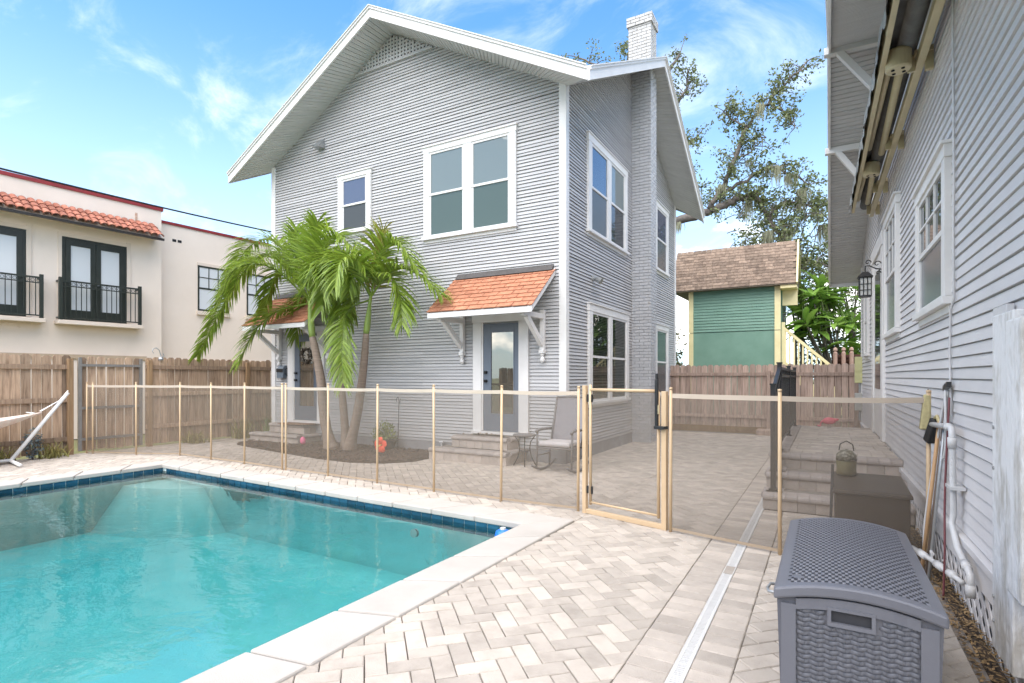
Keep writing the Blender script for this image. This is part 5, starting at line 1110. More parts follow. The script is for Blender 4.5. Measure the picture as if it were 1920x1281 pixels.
# ------------------------------------------------------------------ palms
def bez(P, n):
    P = [Vector(p) for p in P]; out = []
    ext = [P[0] * 2 - P[1]] + P + [P[-1] * 2 - P[-2]]
    for i in range(1, len(ext) - 2):
        a, b, c_, d = ext[i - 1], ext[i], ext[i + 1], ext[i + 2]
        for k in range(n):
            t = k / n; out.append(0.5 * ((2 * b) + (c_ - a) * t + (2 * a - 5 * b + 4 * c_ - d) * t * t + (-a + 3 * b - 3 * c_ + d) * t ** 3))
    out.append(P[-1]); return out
def frond_mb(path, rng, ymax=8.50, leaf=0.52):
    mb = MB(); raw = bez(path, 12); acc = [0.0]
    for k in range(1, len(raw)): acc.append(acc[-1] + (raw[k] - raw[k - 1]).length)
    length = acc[-1]; n = 26; pts = []; j = 0
    for k in range(n + 1):
        d = length * k / n
        while j < len(raw) - 2 and acc[j + 1] < d: j += 1
        p = raw[j].lerp(raw[j + 1], min(1, (d - acc[j]) / max(1e-6, acc[j + 1] - acc[j]))); p.y = min(p.y, ymax); pts.append(p)
    tang = [(pts[min(k + 1, n)] - pts[max(k - 1, 0)]).normalized() for k in range(n + 1)]
    mb.tube(pts[::2], [0.021 * (1 - 0.85 * k / 13) for k in range(len(pts[::2]))], 5)
    nl = int(26 * length + 14)
    for i in range(nl):
        f = 0.16 + 0.84 * (i + rng.random() * 0.5) / nl; x = min(f * n, n - 0.01); k = int(x); q = pts[k].lerp(pts[k + 1], x - k); d = tang[k]
        sd = d.cross(Vector((0, 0, 1)))
        if sd.length < 0.2: sd = Vector((0, 1, 0)) if abs(d.y) < 0.7 else Vector((1, 0, 0))
        sd.normalize(); up = sd.cross(d).normalized()
        if up.z < 0 and abs(d.z) < 0.97: up = -up
        L = leaf * (0.45 + 0.70 * math.sin(math.pi * min(1, 0.14 + 0.78 * f)) ** 0.8) * rng.uniform(0.85, 1.12)
        for s in (-1, 1):
            v = rng.uniform(0.10, 0.60); dr = sd * s * (0.80 - 0.25 * f + rng.gauss(0, 0.08)) + d * (0.50 + 0.45 * f + rng.gauss(0, 0.08)) + up * v; dr.normalize(); w = 0.0165 * rng.uniform(0.75, 1.2)
            wv = dr.cross(up).normalized() * w; a = q.copy(); vs = []; cur = dr.copy(); sag = rng.uniform(1.0, 1.9); seg = 4
            for j in range(seg + 1):
                t = j / seg; ww = wv * (0.7 if j == 0 else (1.0 if j < 3 else (0.6 if j == 3 else 0.06))); y_ = lambda p_: Vector((p_.x, min(p_.y, ymax + 0.03), p_.z)); vs += [y_(a - ww), y_(a + ww)]
                cur = (cur + Vector((0, 0, -1)) * sag * 0.21 * (0.4 + t)).normalized(); a = a + cur * (L / seg)
            mb.add(vs, [(2 * j, 2 * j + 1, 2 * j + 3, 2 * j + 2) for j in range(seg)])
    return mb
def palm(label, trunk, shaft, fronds, r0, seed, extra=()):
    rng = random.Random(seed); t = thing('palm_tree', label, 'palm', trunk[0], group='palms in the mulch bed')
    pts = bez(trunk, 6); n = len(pts); rad = []
    for k in range(n):
        f = k / (n - 1); rad.append(r0 * (1.0 - 0.42 * f + 0.55 * max(0, 0.14 - f) / 0.14) * (1 + 0.03 * math.sin(k * 2.3)))
    m = MB(); m.tube(pts, rad, 14); m.build('trunk', TRUNK, t, smooth=True)
    for k in range(2, n - 1):
        m = MB(); d = (pts[k + 1] - pts[k - 1]).normalized(); m.tube([pts[k] - d * 0.009, pts[k] - d * 0.003, pts[k] + d * 0.006], [rad[k] * 0.99, rad[k] * 1.06, rad[k] * 0.99], 14, cap=False); m.build('trunk_ring', TRUNK, t, smooth=True)
    sp = bez([trunk[-1]] + shaft, 4); rs = rad[-1]; m = MB(); k2 = len(sp); m.tube(sp, [rs * (1.0 + 0.25 * math.sin(math.pi * min(1, 1.5 * k / k2)) - 0.55 * k / k2) for k in range(k2)], 12); m.build('crownshaft', SHAFT, t, smooth=True)
    head = sp[-1]
    for P in fronds:
        sw = rng.uniform(-0.75, 0.25); q = [head + Vector((0, 0, rng.uniform(-0.10, 0.02)))] + [Vector(p) + Vector((0, sw * (k + 1) / len(P) * 1.2, 0)) for k, p in enumerate(P[1:])]
        frond_mb(q, rng).build('frond', FROND2 if rng.random() < 0.09 else FROND, t)
    for dx, dy, dz, r in extra:
        frond_mb([head, head + Vector((dx * 0.45, dy * 0.45, 0.55 * r)), head + Vector((dx * 0.85, dy * 0.85, 0.45 * r)), head + Vector((dx, dy, dz))], rng).build('frond', FROND, t)
    return t
palm('leftmost palm, its trunk leaning left before the wreathed door', [(-8.66, 7.78, -0.03), (-8.86, 7.78, 0.58), (-8.99, 7.78, 1.43), (-9.15, 7.78, 2.05), (-9.24, 7.78, 2.31)], [(-9.29, 7.78, 2.72), (-9.32, 7.78, 3.08)],
     [[(-9.31, 7.75, 3.15), (-10.22, 7.75, 4.12), (-11.19, 7.75, 3.66), (-12.51, 7.75, 1.95)], [(-9.31, 7.75, 3.19), (-10.33, 7.75, 4.39), (-11.37, 7.75, 4.4), (-12.22, 7.75, 3.48)], [(-9.31, 7.75, 3.22), (-9.68, 7.75, 4.03), (-9.84, 7.75, 4.68)], [(-9.26, 7.75, 3.22), (-9.06, 7.75, 4.03), (-8.72, 7.75, 4.57)], [(-9.24, 7.75, 3.18), (-8.67, 7.75, 4.12), (-8.01, 7.75, 4.14), (-7.31, 7.75, 3.48)], [(-9.31, 7.75, 3.12), (-10.11, 7.75, 2.85), (-10.55, 7.75, 2.36), (-10.64, 7.75, 1.77)], [(-9.31, 7.75, 3.15), (-9.78, 7.75, 3.75), (-10.33, 7.75, 3.81), (-10.9, 7.75, 2.89)], [(-9.21, 7.75, 3.11), (-8.86, 7.75, 3.53), (-8.48, 7.75, 3.49), (-8.38, 7.75, 2.75)]], 0.112, 3,
     extra=[(-0.7, -1.5, -0.2, 1.1), (-1.4, -0.8, 0.2, 1.6)])
palm('slim middle palm standing upright between the two leaning palms', [(-8.50, 8.02, -0.03), (-8.60, 8.02, 0.9), (-8.72, 8.02, 1.75), (-8.80, 8.02, 2.02)], [(-8.85, 8.0, 2.35), (-8.89, 7.98, 2.72)],
     [[(-8.89, 7.95, 2.73), (-9.09, 7.95, 3.79), (-9.4, 7.95, 4.46)], [(-8.89, 7.95, 2.73), (-8.5, 7.95, 3.6), (-7.99, 7.95, 3.61), (-7.86, 7.95, 3.14)], [(-8.89, 7.95, 2.72), (-9.4, 7.95, 3.33), (-9.98, 7.95, 3.01), (-10.14, 7.95, 2.36)], [(-8.89, 7.95, 2.72), (-8.6, 7.95, 3.13), (-8.41, 7.95, 2.77), (-8.5, 7.95, 2.3)]], 0.088, 5)
palm('rightmost palm, its trunk leaning towards the orange awning', [(-8.22, 7.80, -0.03), (-7.95, 7.80, 0.88), (-7.80, 7.80, 1.75), (-7.74, 7.80, 2.33)], [(-7.69, 7.80, 2.62), (-7.61, 7.79, 3.06)],
     [[(-7.6, 7.78, 3.13), (-7.3, 7.78, 3.77), (-6.8, 7.78, 3.94), (-6.25, 7.78, 3.42)], [(-7.58, 7.78, 3.13), (-7.01, 7.78, 3.49), (-6.37, 7.78, 3.34), (-5.85, 7.78, 2.93)], [(-7.58, 7.78, 3.11), (-7.09, 7.78, 3.37), (-6.72, 7.78, 3.03), (-6.59, 7.78, 2.44)], [(-7.6, 7.78, 3.13), (-7.47, 7.78, 3.73), (-7.3, 7.78, 4.28)], [(-7.62, 7.78, 3.13), (-8.05, 7.78, 3.79), (-8.61, 7.78, 3.81), (-8.88, 7.78, 3.12)], [(-7.63, 7.78, 3.07), (-7.96, 7.78, 2.79), (-7.91, 7.78, 2.2), (-7.67, 7.78, 1.39)], [(-7.6, 7.78, 3.11), (-7.82, 7.78, 3.44), (-8.18, 7.78, 3.21), (-8.32, 7.78, 2.62)]], 0.100, 9,
     extra=[(0.35, -1.2, 0.0, 1.0), (-0.4, -1.1, 0.2, 1.1)])

# ------------------------------------------------------------------ beds
def bed():
    out = [(-11.2, 7.40), (-10.3, 7.22), (-9.1, 7.02), (-8.0, 6.86), (-7.2, 6.84), (-6.6, 7.05), (-6.28, 7.45), (-6.27, 8.56), (-9.85, 8.56), (-9.87, 7.9), (-11.5, 7.9)]
    m = MB(); m.prism([(x, y, -0.06) for x, y in out], (0, 0, 0.085)); tag(m.build('mulch_bed', SOIL), kind='structure')
    def inside(x, y):
        c_ = False; j = len(out) - 1
        for i in range(len(out)):
            if (out[i][1] > y) != (out[j][1] > y) and x < (out[j][0] - out[i][0]) * (y - out[i][1]) / (out[j][1] - out[i][1]) + out[i][0]: c_ = not c_
            j = i
        return c_
    m = MB(); k = 0
    while k < 4200:
        x, y = random.uniform(-11.5, -6.2), random.uniform(6.8, 8.56)
        if not inside(x, y): continue
        k += 1; a = random.uniform(0, 6.3); l, w = random.uniform(0.02, 0.055), random.uniform(0.008, 0.018); d = Vector((math.cos(a), math.sin(a), random.uniform(-0.4, 0.4))); s = Vector((-math.sin(a), math.cos(a), random.uniform(-0.3, 0.3))); p = Vector((x, y, 0.03 + random.uniform(0, 0.025)))
        m.add([p - d * l - s * w, p + d * l - s * w * 0.6, p + d * l + s * w * 0.6, p - d * l + s * w, p + Vector((0, 0, 0.012))], [(0, 1, 4), (1, 2, 4), (2, 3, 4), (3, 0, 4)])
    tag(m.build('bark_mulch', MULCH), 'brown bark mulch covering the bed around the palms', 'mulch', kind='stuff')
    m = MB(); m.box(0.66, 0.80, 0.5, 6.76, -0.11, -0.035); tag(m.build('soil_strip', SOIL), kind='structure')
    m = MB()
    for k in range(2600):
        x, y = random.uniform(0.665, 0.83), random.uniform(1.0, 6.7); a = random.uniform(0, 6.3); l, w = random.uniform(0.008, 0.022), random.uniform(0.004, 0.009); d = Vector((math.cos(a), math.sin(a), random.uniform(-0.4, 0.5))); s = Vector((-math.sin(a), math.cos(a), random.uniform(-0.3, 0.3))); p = Vector((x, y, -0.025 + random.uniform(0, 0.03)))
        m.add([p - d * l, p - s * w, p + d * l, p + s * w], [(0, 1, 2, 3)])
    tag(m.build('leaf_litter', LITTER), 'dry leaf litter in the soil strip along the cottage skirt', 'leaf litter', kind='stuff')
bed()
def blades(name, label, cat, x, y, z, n, h, spread, mm, seed, w=0.012, arch=0.6):
    rng = random.Random(seed); m = MB()
    for k in range(n):
        a = rng.uniform(0, 6.28); e = rng.uniform(0.9, 1.5); L = h * rng.uniform(0.6, 1.1); p = Vector((x + rng.uniform(-1, 1) * spread, y + rng.uniform(-1, 1) * spread, z)); vs = []; d = Vector((math.cos(a) * math.cos(e), math.sin(a) * math.cos(e), math.sin(e))); s = Vector((-math.sin(a), math.cos(a), 0))
        for j in range(5):
            ww = w * (1 - 0.22 * j) if j < 4 else w * 0.05; vs += [p - s * ww, p + s * ww]; p = p + d * (L / 4); d = (d + Vector((math.cos(a), math.sin(a), -0.55)) * arch * 0.35).normalized()
        m.add(vs, [(2 * j, 2 * j + 1, 2 * j + 3, 2 * j + 2) for j in range(4)])
    return single(name, m, mm, label, cat, (x, y, z))
TUFT = mat('yellowing_blades', (0.20, 0.20, 0.06), (0.34, 0.28, 0.10), rough=0.6, scale=2, isl=0.35, trans=0.2)
GRB = mat('green_blades', (0.10, 0.17, 0.04), (0.18, 0.24, 0.07), rough=0.5, scale=2, isl=0.35, trans=0.2)
for i, (x, y, n, h, mm, lab) in enumerate([(-12.35, 7.2, 60, 0.30, TUFT, 'yellowing grass tuft at the fence foot right of the steel-framed gate'), (-12.3, 8.3, 70, 0.45, TUFT, 'arching yellow-green tuft by the fence, second from the gate'), (-12.1, 9.3, 80, 0.62, GRB, 'tall bladed tuft at the corner of the main house and fence'), (-12.45, 4.55, 60, 0.28, TUFT, 'low yellow tuft beside the hammock stand'), (-12.45, 3.75, 60, 0.30, TUFT, 'low yellow tuft behind the hammock stand foot'), (-11.75, 8.75, 60, 0.50, GRB, 'green bladed tuft at the front corner of the main house')]):
    blades('grass_tuft', lab, 'plant', x, y, 0, int(n * 1.6), h * 1.35, 0.22, mm, 40 + i)
def leafy(name, label, cat, ctr, rad, n, size, mm, seed, stem=None, group=None):
    rng = random.Random(seed); t = thing(name, label, cat, (ctr[0], ctr[1], 0), group=group); m = MB()
    for k in range(n):
        v = Vector((rng.gauss(0, 1), rng.gauss(0, 1), rng.gauss(0, 1))).normalized() * rng.random() ** 0.4; p = Vector((ctr[0] + v.x * rad[0], ctr[1] + v.y * rad[1], ctr[2] + v.z * rad[2])); d = Vector((rng.gauss(0, 1), rng.gauss(0, 1), rng.gauss(0, 0.7))).normalized(); s = d.cross(Vector((rng.gauss(0, 1), rng.gauss(0, 1), rng.gauss(0, 1)))).normalized(); l = size * rng.uniform(0.6, 1.2); m.add([p - d * l, p - s * l * 0.42, p + d * l, p + s * l * 0.42], [(0, 1, 2, 3)])
    m.build('foliage', mm, t)
    m = MB(); b = Vector((ctr[0], ctr[1], 0))
    for k in range(5): a = rng.uniform(0, 6.28); m.tube([b, b.lerp(Vector((ctr[0] + math.cos(a) * rad[0] * 0.6, ctr[1] + math.sin(a) * rad[1] * 0.6, ctr[2] + rad[2] * 0.4)), 1.0)], [0.012, 0.005], 5)
    m.build('stems', BARK, t); return t
leafy('flowering_shrub', 'small blue-green flowering shrub behind the hammock stand', 'shrub', (-12.4, 4.25, 0.30), (0.13, 0.16, 0.30), 320, 0.035, mat('blue_green_leaf', (0.07, 0.11, 0.09), (0.20, 0.24, 0.28), rough=0.5, scale=5, isl=0.3), 61)
def potted():
    t = thing('potted_plant', 'bushy plant in a wide dark pot between the palms and the orange flower', 'potted plant', (-7.72, 8.30, 0.02)); rng = random.Random(4)
    m = MB(); m.lathe([(0.15, 0.02), (0.20, 0.10), (0.24, 0.19), (0.25, 0.20), (0.23, 0.20), (0.20, 0.18)], (-7.72, 8.30), 18); m.build('pot', mat('dark_pot', (0.09, 0.07, 0.055), rough=0.7), t, smooth=True); m = MB()
    for k in range(420):
        v = Vector((rng.gauss(0, 1), rng.gauss(0, 1), abs(rng.gauss(0, 1)))).normalized() * rng.random() ** 0.5; p = Vector((-7.72 + v.x * 0.30, 8.28 + v.y * 0.24, 0.24 + v.z * 0.38)); d = (v + Vector((rng.gauss(0, .5), rng.gauss(0, .5), 0.5))).normalized(); s = d.cross(Vector((rng.gauss(0, 1), rng.gauss(0, 1), rng.gauss(0, 1)))).normalized(); l = rng.uniform(0.02, 0.05); m.add([p - d * l, p - s * l * 0.45, p + d * l, p + s * l * 0.45], [(0, 1, 2, 3)])
    m.build('foliage', mat('yellow_green_leaf', (0.17, 0.22, 0.06), (0.28, 0.30, 0.10), rough=0.5, scale=3, isl=0.3, trans=0.2), t)
potted()

# ------------------------------------------------------------------ oak, plumeria, hedge
def oak():
    rng = random.Random(11); t = thing('live_oak', 'gnarled live oak draped with Spanish moss behind the house and shed', 'tree', (-7.2, 22.5, 0))
    Y0 = 22.0
    limbs = [
     ([(-7.2, 22.6, -0.2), (-7.3, 22.5, 2.5), (-7.0, 22.4, 5.0), (-6.58, 22.2, 6.65)], 0.55, 0.42),
     ([(-6.58, 22.2, 6.65), (-5.17, 22.0, 7.60), (-4.27, 22.0, 7.72), (-3.49, 22.0, 7.95), (-2.83, 22.1, 8.22), (-2.28, 22.2, 8.17), (-1.83, 22.3, 7.47), (-1.56, 22.4, 6.85), (-0.9, 22.5, 6.3)], 0.27, 0.05),
     ([(-3.88, 22.0, 7.95), (-3.3, 22.0, 8.8), (-2.96, 21.9, 9.64), (-2.55, 21.8, 10.65), (-1.83, 21.7, 11.37), (-1.22, 21.7, 11.89), (-0.62, 21.6, 12.4)], 0.15, 0.03),
     ([(-3.3, 22.0, 8.6), (-2.55, 22.1, 8.85), (-1.83, 22.2, 9.22), (-1.13, 22.3, 8.9), (-0.46, 22.3, 8.3)], 0.10, 0.03),
     ([(-7.0, 22.4, 5.0), (-7.1, 22.6, 8.5), (-6.6, 22.7, 11.5), (-5.9, 22.7, 13.5), (-5.2, 22.7, 14.6)], 0.35, 0.06),
     ([(-6.6, 22.7, 11.5), (-5.6, 22.4, 12.1), (-4.9, 22.3, 12.8), (-4.7, 22.2, 13.6)], 0.12, 0.03),
     ([(-6.7, 22.6, 9.8), (-5.6, 22.3, 10.2), (-4.9, 22.2, 10.6), (-4.3, 22.1, 10.9)], 0.12, 0.03),
     ([(-6.9, 22.6, 8.6), (-5.5, 22.3, 9.0), (-4.8, 22.2, 9.2), (-4.3, 22.2, 8.9)], 0.10, 0.03),
     ([(-6.6, 22.7, 11.5), (-7.6, 22.6, 13.5), (-8.6, 22.5, 14.9), (-9.6, 22.4, 15.7)], 0.16, 0.03),
     ([(-7.6, 22.6, 13.5), (-7.3, 22.6, 14.9), (-6.9, 22.5, 15.9)], 0.10, 0.03),
     ([(-1.83, 22.3, 7.47), (-1.2, 22.4, 7.9), (-0.5, 22.4, 7.6), (0.2, 22.5, 7.0)], 0.06, 0.02),
     ([(-2.28, 22.2, 8.17), (-1.6, 22.3, 6.9), (-0.9, 22.4, 5.9), (0.1, 22.5, 5.4)], 0.06, 0.02),
     ([(-2.55, 21.8, 10.65), (-3.1, 21.8, 11.2), (-3.3, 21.8, 11.7)], 0.05, 0.015), ([(-1.83, 21.7, 11.37), (-1.3, 21.7, 10.9), (-1.0, 21.7, 10.3)], 0.05, 0.015), ([(-2.96, 21.9, 9.64), (-2.3, 21.9, 9.9), (-1.9, 21.9, 10.2)], 0.05, 0.015)]
    leaves = MB(); trunkdone = False; twigs = MB(); centers = []
    for li, (P, r0, r1) in enumerate(limbs):
        pts = bez(P, 5); pts = [p + Vector((rng.gauss(0, 0.035), rng.gauss(0, 0.05), rng.gauss(0, 0.035))) for p in pts]; n = len(pts)
        m = MB(); r0, r1 = (r0, r1) if li == 0 else (r0 * 0.72, r1 * 0.8); m.tube(pts, [r0 + (r1 - r0) * k / (n - 1) for k in range(n)], 10); m.build('trunk' if li == 0 else 'limb', BARK, t, smooth=True)
        if li == 0: continue
        for k in range(n):
            f = k / (n - 1)
            if li == 1 and f < 0.30 or li == 4 and f < 0.45: continue
            for q in range(2 if f > 0.25 else 1):
                d = Vector((rng.gauss(0, 1), rng.gauss(0, 0.8), rng.gauss(0.35, 0.9))).normalized(); L = rng.uniform(0.25, 0.75); e = pts[k] + d * L
                twigs.tube([pts[k], pts[k].lerp(e, 0.5) + Vector((0, 0, 0.05)), e], [0.022, 0.014, 0.006], 5); centers.append((e, rng.uniform(0.16, 0.36)))
                if rng.random() < 0.6: centers.append((pts[k].lerp(e, 0.6), rng.uniform(0.12, 0.25)))
    for k in range(190):   # lower right crown of finer twigs
        e = Vector((rng.uniform(-2.9, 0.6), rng.uniform(21.8, 23.4), rng.uniform(4.9, 8.6))); 
        if e.x < -1.4 and e.z < 6.4: continue
        centers.append((e, rng.uniform(0.18, 0.36))); b = e + Vector((rng.uniform(-0.7, 0.2), 0.1, rng.uniform(-0.9, 0.3))); twigs.tube([b, b.lerp(e, 0.5) + Vector((0.05, 0, 0.08)), e], [0.02, 0.012, 0.005], 5)
    twigs.build('twigs', BARK, t, kind='stuff')
    V = []; Fc = []
    for (ce, r) in centers:
        for k in range(int(26 * (r / 0.28) ** 1.4)):
            v = Vector((rng.gauss(0, 1), rng.gauss(0, 1), rng.gauss(0, 0.8))); v = v.normalized() * r * rng.random() ** 0.5; p = ce + v; d = Vector((rng.gauss(0, 1), rng.gauss(0, 1), rng.gauss(0, 0.8))).normalized(); s = d.cross(Vector((rng.gauss(0, 1), rng.gauss(0, 1), rng.gauss(0, 1)))).normalized(); l = rng.uniform(0.035, 0.085); leaves.add([p - d * l, p - s * l * 0.5, p + d * l, p + s * l * 0.5], [(0, 1, 2, 3)])
    leaves.build('crown', OAKL, t)
    m = MB()
    for k in range(34):
        P = rng.choice(limbs[1:4] + limbs[10:12])[0]; i = rng.randrange(1, len(P)); p = Vector(P[i]) + Vector((rng.uniform(-0.5, 0.5), rng.uniform(-0.2, 0.2), -0.05)); L = rng.uniform(0.4, 1.2)
        for q in range(40):
            a = p + Vector((rng.gauss(0, 0.08), rng.gauss(0, 0.06), 0)); b = a + Vector((rng.gauss(0, 0.03), rng.gauss(0, 0.03), -L * rng.uniform(0.4, 1.0))); mid = a.lerp(b, 0.5) + Vector((rng.gauss(0, 0.03), 0, 0)); w = Vector((0.010, 0, 0)); m.add([a - w, a + w, mid - w * 0.9, mid + w * 0.9, b], [(0, 1, 3, 2), (2, 3, 4)])
    m.build('moss', MOSS, t, kind='stuff')
oak()
def plumeria():
    rng = random.Random(21); t = thing('plumeria', 'bright green plumeria with long paddle leaves behind the back fence', 'tree', (0.9, 22.0, 0)); b = MB(); K = 6
    vs = []
    for k in range(K + 1): f = k / K; w = 0.055 * math.sin(math.pi * (0.06 + 0.90 * f)) ** 0.8; z = 0.05 * math.sin(f * 2.2) - 0.09 * f * f; vs += [(f * 0.42, -w, z + 0.012), (f * 0.42, 0, z), (f * 0.42, w, z + 0.012)]
    fs = []
    for k in range(K): j = 3 * k; fs += [(j, j + 1, j + 4, j + 3), (j + 1, j + 2, j + 5, j + 4)]
    b.add(vs, fs); me = b.mesh('leaf', PLUM); cnt = 0
    stems = [((0.6, 17.9, 0.0), (0.5, 17.8, 1.6), (0.2 + rng.uniform(-.2, .2), 17.6, 2.6))]
    for k in range(30):
        e = Vector((rng.uniform(-0.75, 1.5), rng.uniform(20.9, 22.0), rng.uniform(2.0, 4.7))); m = MB(); m.tube([(0.9, 22.0, 0.3 + 0.02 * k), (0.85 + (e.x - 0.85) * 0.5, 21.9, 1.6), tuple(e)], [0.05, 0.035, 0.018], 6); m.build('stem', BARK, t, smooth=True)
        for q in range(9):
            a = q * 2.399 + rng.random(); o = inst('leaf', me, t, e + Vector((0, 0, rng.uniform(-0.1, 0.05))), (rng.uniform(-0.3, 0.3), rng.uniform(-0.75, 0.45), a), (rng.uniform(1.5, 2.3),) * 3); cnt += 1
plumeria()
def strap_plants():
    rng = random.Random(31)
    for i, (x, y, z, h, lab) in enumerate([(-0.75, 22.2, 4.3, 2.0, 'ponytail palm with long drooping strap leaves beside the yellow stair rail'), (-0.05, 22.3, 3.9, 2.0, 'shorter ponytail palm half hidden behind the plumeria')]):
        t = thing('ponytail_palm', lab, 'plant', (x, y, 0), group='ponytail palms'); m = MB(); m.tube([(x, y, 0), (x + 0.03, y, z * 0.5), (x, y, z)], [0.14, 0.07, 0.05], 8); m.build('trunk', BARK, t, smooth=True); m = MB()
        for k in range(260):
            a = rng.uniform(0, 6.28); e = rng.uniform(0.0, 1.4); L = h * rng.uniform(0.6, 1.1); p = Vector((x, y, z + rng.uniform(-0.25, 0.1))); d = Vector((math.cos(a) * math.cos(e), math.sin(a) * math.cos(e), math.sin(e))); s = Vector((-math.sin(a), math.cos(a), 0)); vs = []
            for j in range(7):
                w = 0.014 * (1 - j / 7.2); vs += [p - s * w, p + s * w]; p = p + d * (L / 6); d = (d + Vector((0, 0, -0.50))).normalized()
            m.add(vs, [(2 * j, 2 * j + 1, 2 * j + 3, 2 * j + 2) for j in range(6)])
        m.build('foliage', STRAP, t)
strap_plants()
def hedge(label, x0, x1, y0, y1, z0, z1, n, seed, mm=HEDGE, size=0.07, cat='hedge'):
    rng = random.Random(seed); m = MB()
    for k in range(n):
        p = Vector((rng.uniform(x0, x1), y0 + (y1 - y0) * rng.random() ** 1.6, rng.uniform(z0, z1))); 
        if p.z > z1 - 0.9 * (0.5 + 0.5 * noise.noise(Vector((p.x * 0.9, p.y, seed)))) : continue
        d = Vector((rng.gauss(0, 1), rng.gauss(0, 1), rng.gauss(0, 0.8))).normalized(); s = d.cross(Vector((rng.gauss(0, 1), rng.gauss(0, 1), rng.gauss(0, 1)))).normalized(); l = size * rng.uniform(0.6, 1.3); m.add([p - d * l, p - s * l * 0.5, p + d * l, p + s * l * 0.5], [(0, 1, 2, 3)])
    t = thing('hedge', label, cat, ((x0 + x1) / 2, (y0 + y1) / 2, 0)); m.build('foliage', mm, t)
    m = MB(); 
    for k in range(12): x, y = rng.uniform(x0, x1), rng.uniform(y0, y1); m.tube([(x, y, 0), (x + rng.uniform(-.3, .3), y, z1 * 0.5), (x + rng.uniform(-.6, .6), y, z1 * 0.85)], [0.06, 0.04, 0.015], 6)
    m.build('stems', BARK, t)
hedge('dense dark evergreen thicket to the right of the green shed', -1.0, 2.6, 22.6, 24.5, 0.2, 6.6, 9000, 51)
hedge('dark shrubs in the gap between the main house and green shed', -6.2, -4.35, 18.2, 20.5, 0.2, 3.6, 3600, 52)

# ------------------------------------------------------------------ furniture and small things
def rocking_chair():
    t = thing('rocking_chair', 'grey sling rocking chair with a pale seat cushion at the house corner', 'chair', (-3.68, 8.0, 0)); cx, cy = -3.66, 7.98; w = 0.30
    F = lambda x, y, z: (cx + x, cy + y, z)   # faces -y
    for s in (-1, 1):
        m = MB(); m.tube([F(s * w, -0.46 + 0.095 * k, 0.015 + 0.10 * ((k - 4.6) / 4.6) ** 2) for k in range(10)], 0.019, 8); m.build('rocker', CHAIRM, t, smooth=True)
        m = MB(); m.tube([F(s * w, -0.30, 0.045), F(s * w, -0.28, 0.40), F(s * w, -0.27, 0.62)], 0.018, 8); m.build('leg', CHAIRM, t, smooth=True); m = MB(); m.tube([F(s * w, 0.16, 0.02), F(s * w, 0.20, 0.42)], 0.018, 8); m.build('leg', CHAIRM, t, smooth=True)
        m = MB(); m.tube([F(s * w, -0.32, 0.63), F(s * w, -0.20, 0.655), F(s * w, 0.05, 0.65), F(s * w, 0.26, 0.64)], [0.02, 0.026, 0.024, 0.02], 8); m.build('arm', CHAIRM, t, smooth=True)
        m = MB(); m.tube([F(s * 0.27, 0.16, 0.38), F(s * 0.27, 0.27, 0.75), F(s * 0.27, 0.40, 1.15)], 0.016, 8); m.build('back_post', CHAIRM, t, smooth=True)
        m = MB(); m.tube([F(s * w, -0.29, 0.25), F(s * w, 0.17, 0.24)], 0.012, 8); m.build('stretcher', CHAIRM, t, smooth=True)
    m = MB(); m.tube([F(-0.27, 0.40, 1.15), F(0, 0.415, 1.165), F(0.27, 0.40, 1.15)], 0.016, 8); m.build('top_rail', CHAIRM, t, smooth=True)
    m = MB(); m.tube([F(-w, -0.29, 0.38), F(w, -0.29, 0.38)], 0.016, 8); m.build('seat_rail', CHAIRM, t, smooth=True)
    m = MB(); m.tube([F(-w, 0.19, 0.36), F(w, 0.19, 0.36)], 0.014, 8); m.build('seat_rail', CHAIRM, t, smooth=True)
    m = MB(); m.add([F(-0.26, 0.18, 0.42), F(0.26, 0.18, 0.42), F(-0.26, 0.29, 0.78), F(0.26, 0.29, 0.78), F(-0.26, 0.398, 1.14), F(0.26, 0.398, 1.14)], [(0, 1, 3, 2), (2, 3, 5, 4)]); o = m.build('back_sling', SLING, t); sol = o.modifiers.new('thick', 'SOLIDIFY'); sol.thickness = 0.008
    m = MB(); m.box(cx - 0.275, cx + 0.275, cy - 0.29, cy + 0.18, 0.375, 0.395); m.build('seat', SLING, t)
    m = MB(); m.box(cx - 0.27, cx + 0.27, cy - 0.30, cy + 0.17, 0.40, 0.475); m.build('cushion', CUSH, t, bevel=0.03)
rocking_chair()
def side_table():
    t = thing('side_table', 'small round dark metal table between the steps and rocking chair', 'table', (-4.42, 8.12, 0)); cx, cy = -4.40, 8.10
    m = MB(); m.lathe([(0.02, 0.50), (0.19, 0.50), (0.20, 0.508), (0.20, 0.522), (0.19, 0.528), (0.02, 0.525)], (cx, cy), 22); m.build('table_top', CHAIRM, t)
    for k in range(4): a = k * 1.571 + 0.5; m = MB(); m.tube([(cx + r * math.cos(a), cy + r * math.sin(a), z) for r, z in ((0.17, 0.50), (0.10, 0.40), (0.085, 0.28), (0.11, 0.15), (0.19, 0.0))], 0.009, 7); m.build('leg', BLACK, t, smooth=True)
    m = MB(); m.tube([(cx + 0.09 * math.cos(q * 0.6283), cy + 0.09 * math.sin(q * 0.6283), 0.25) for q in range(11)], 0.007, 6); m.build('brace_ring', BLACK, t)
side_table()
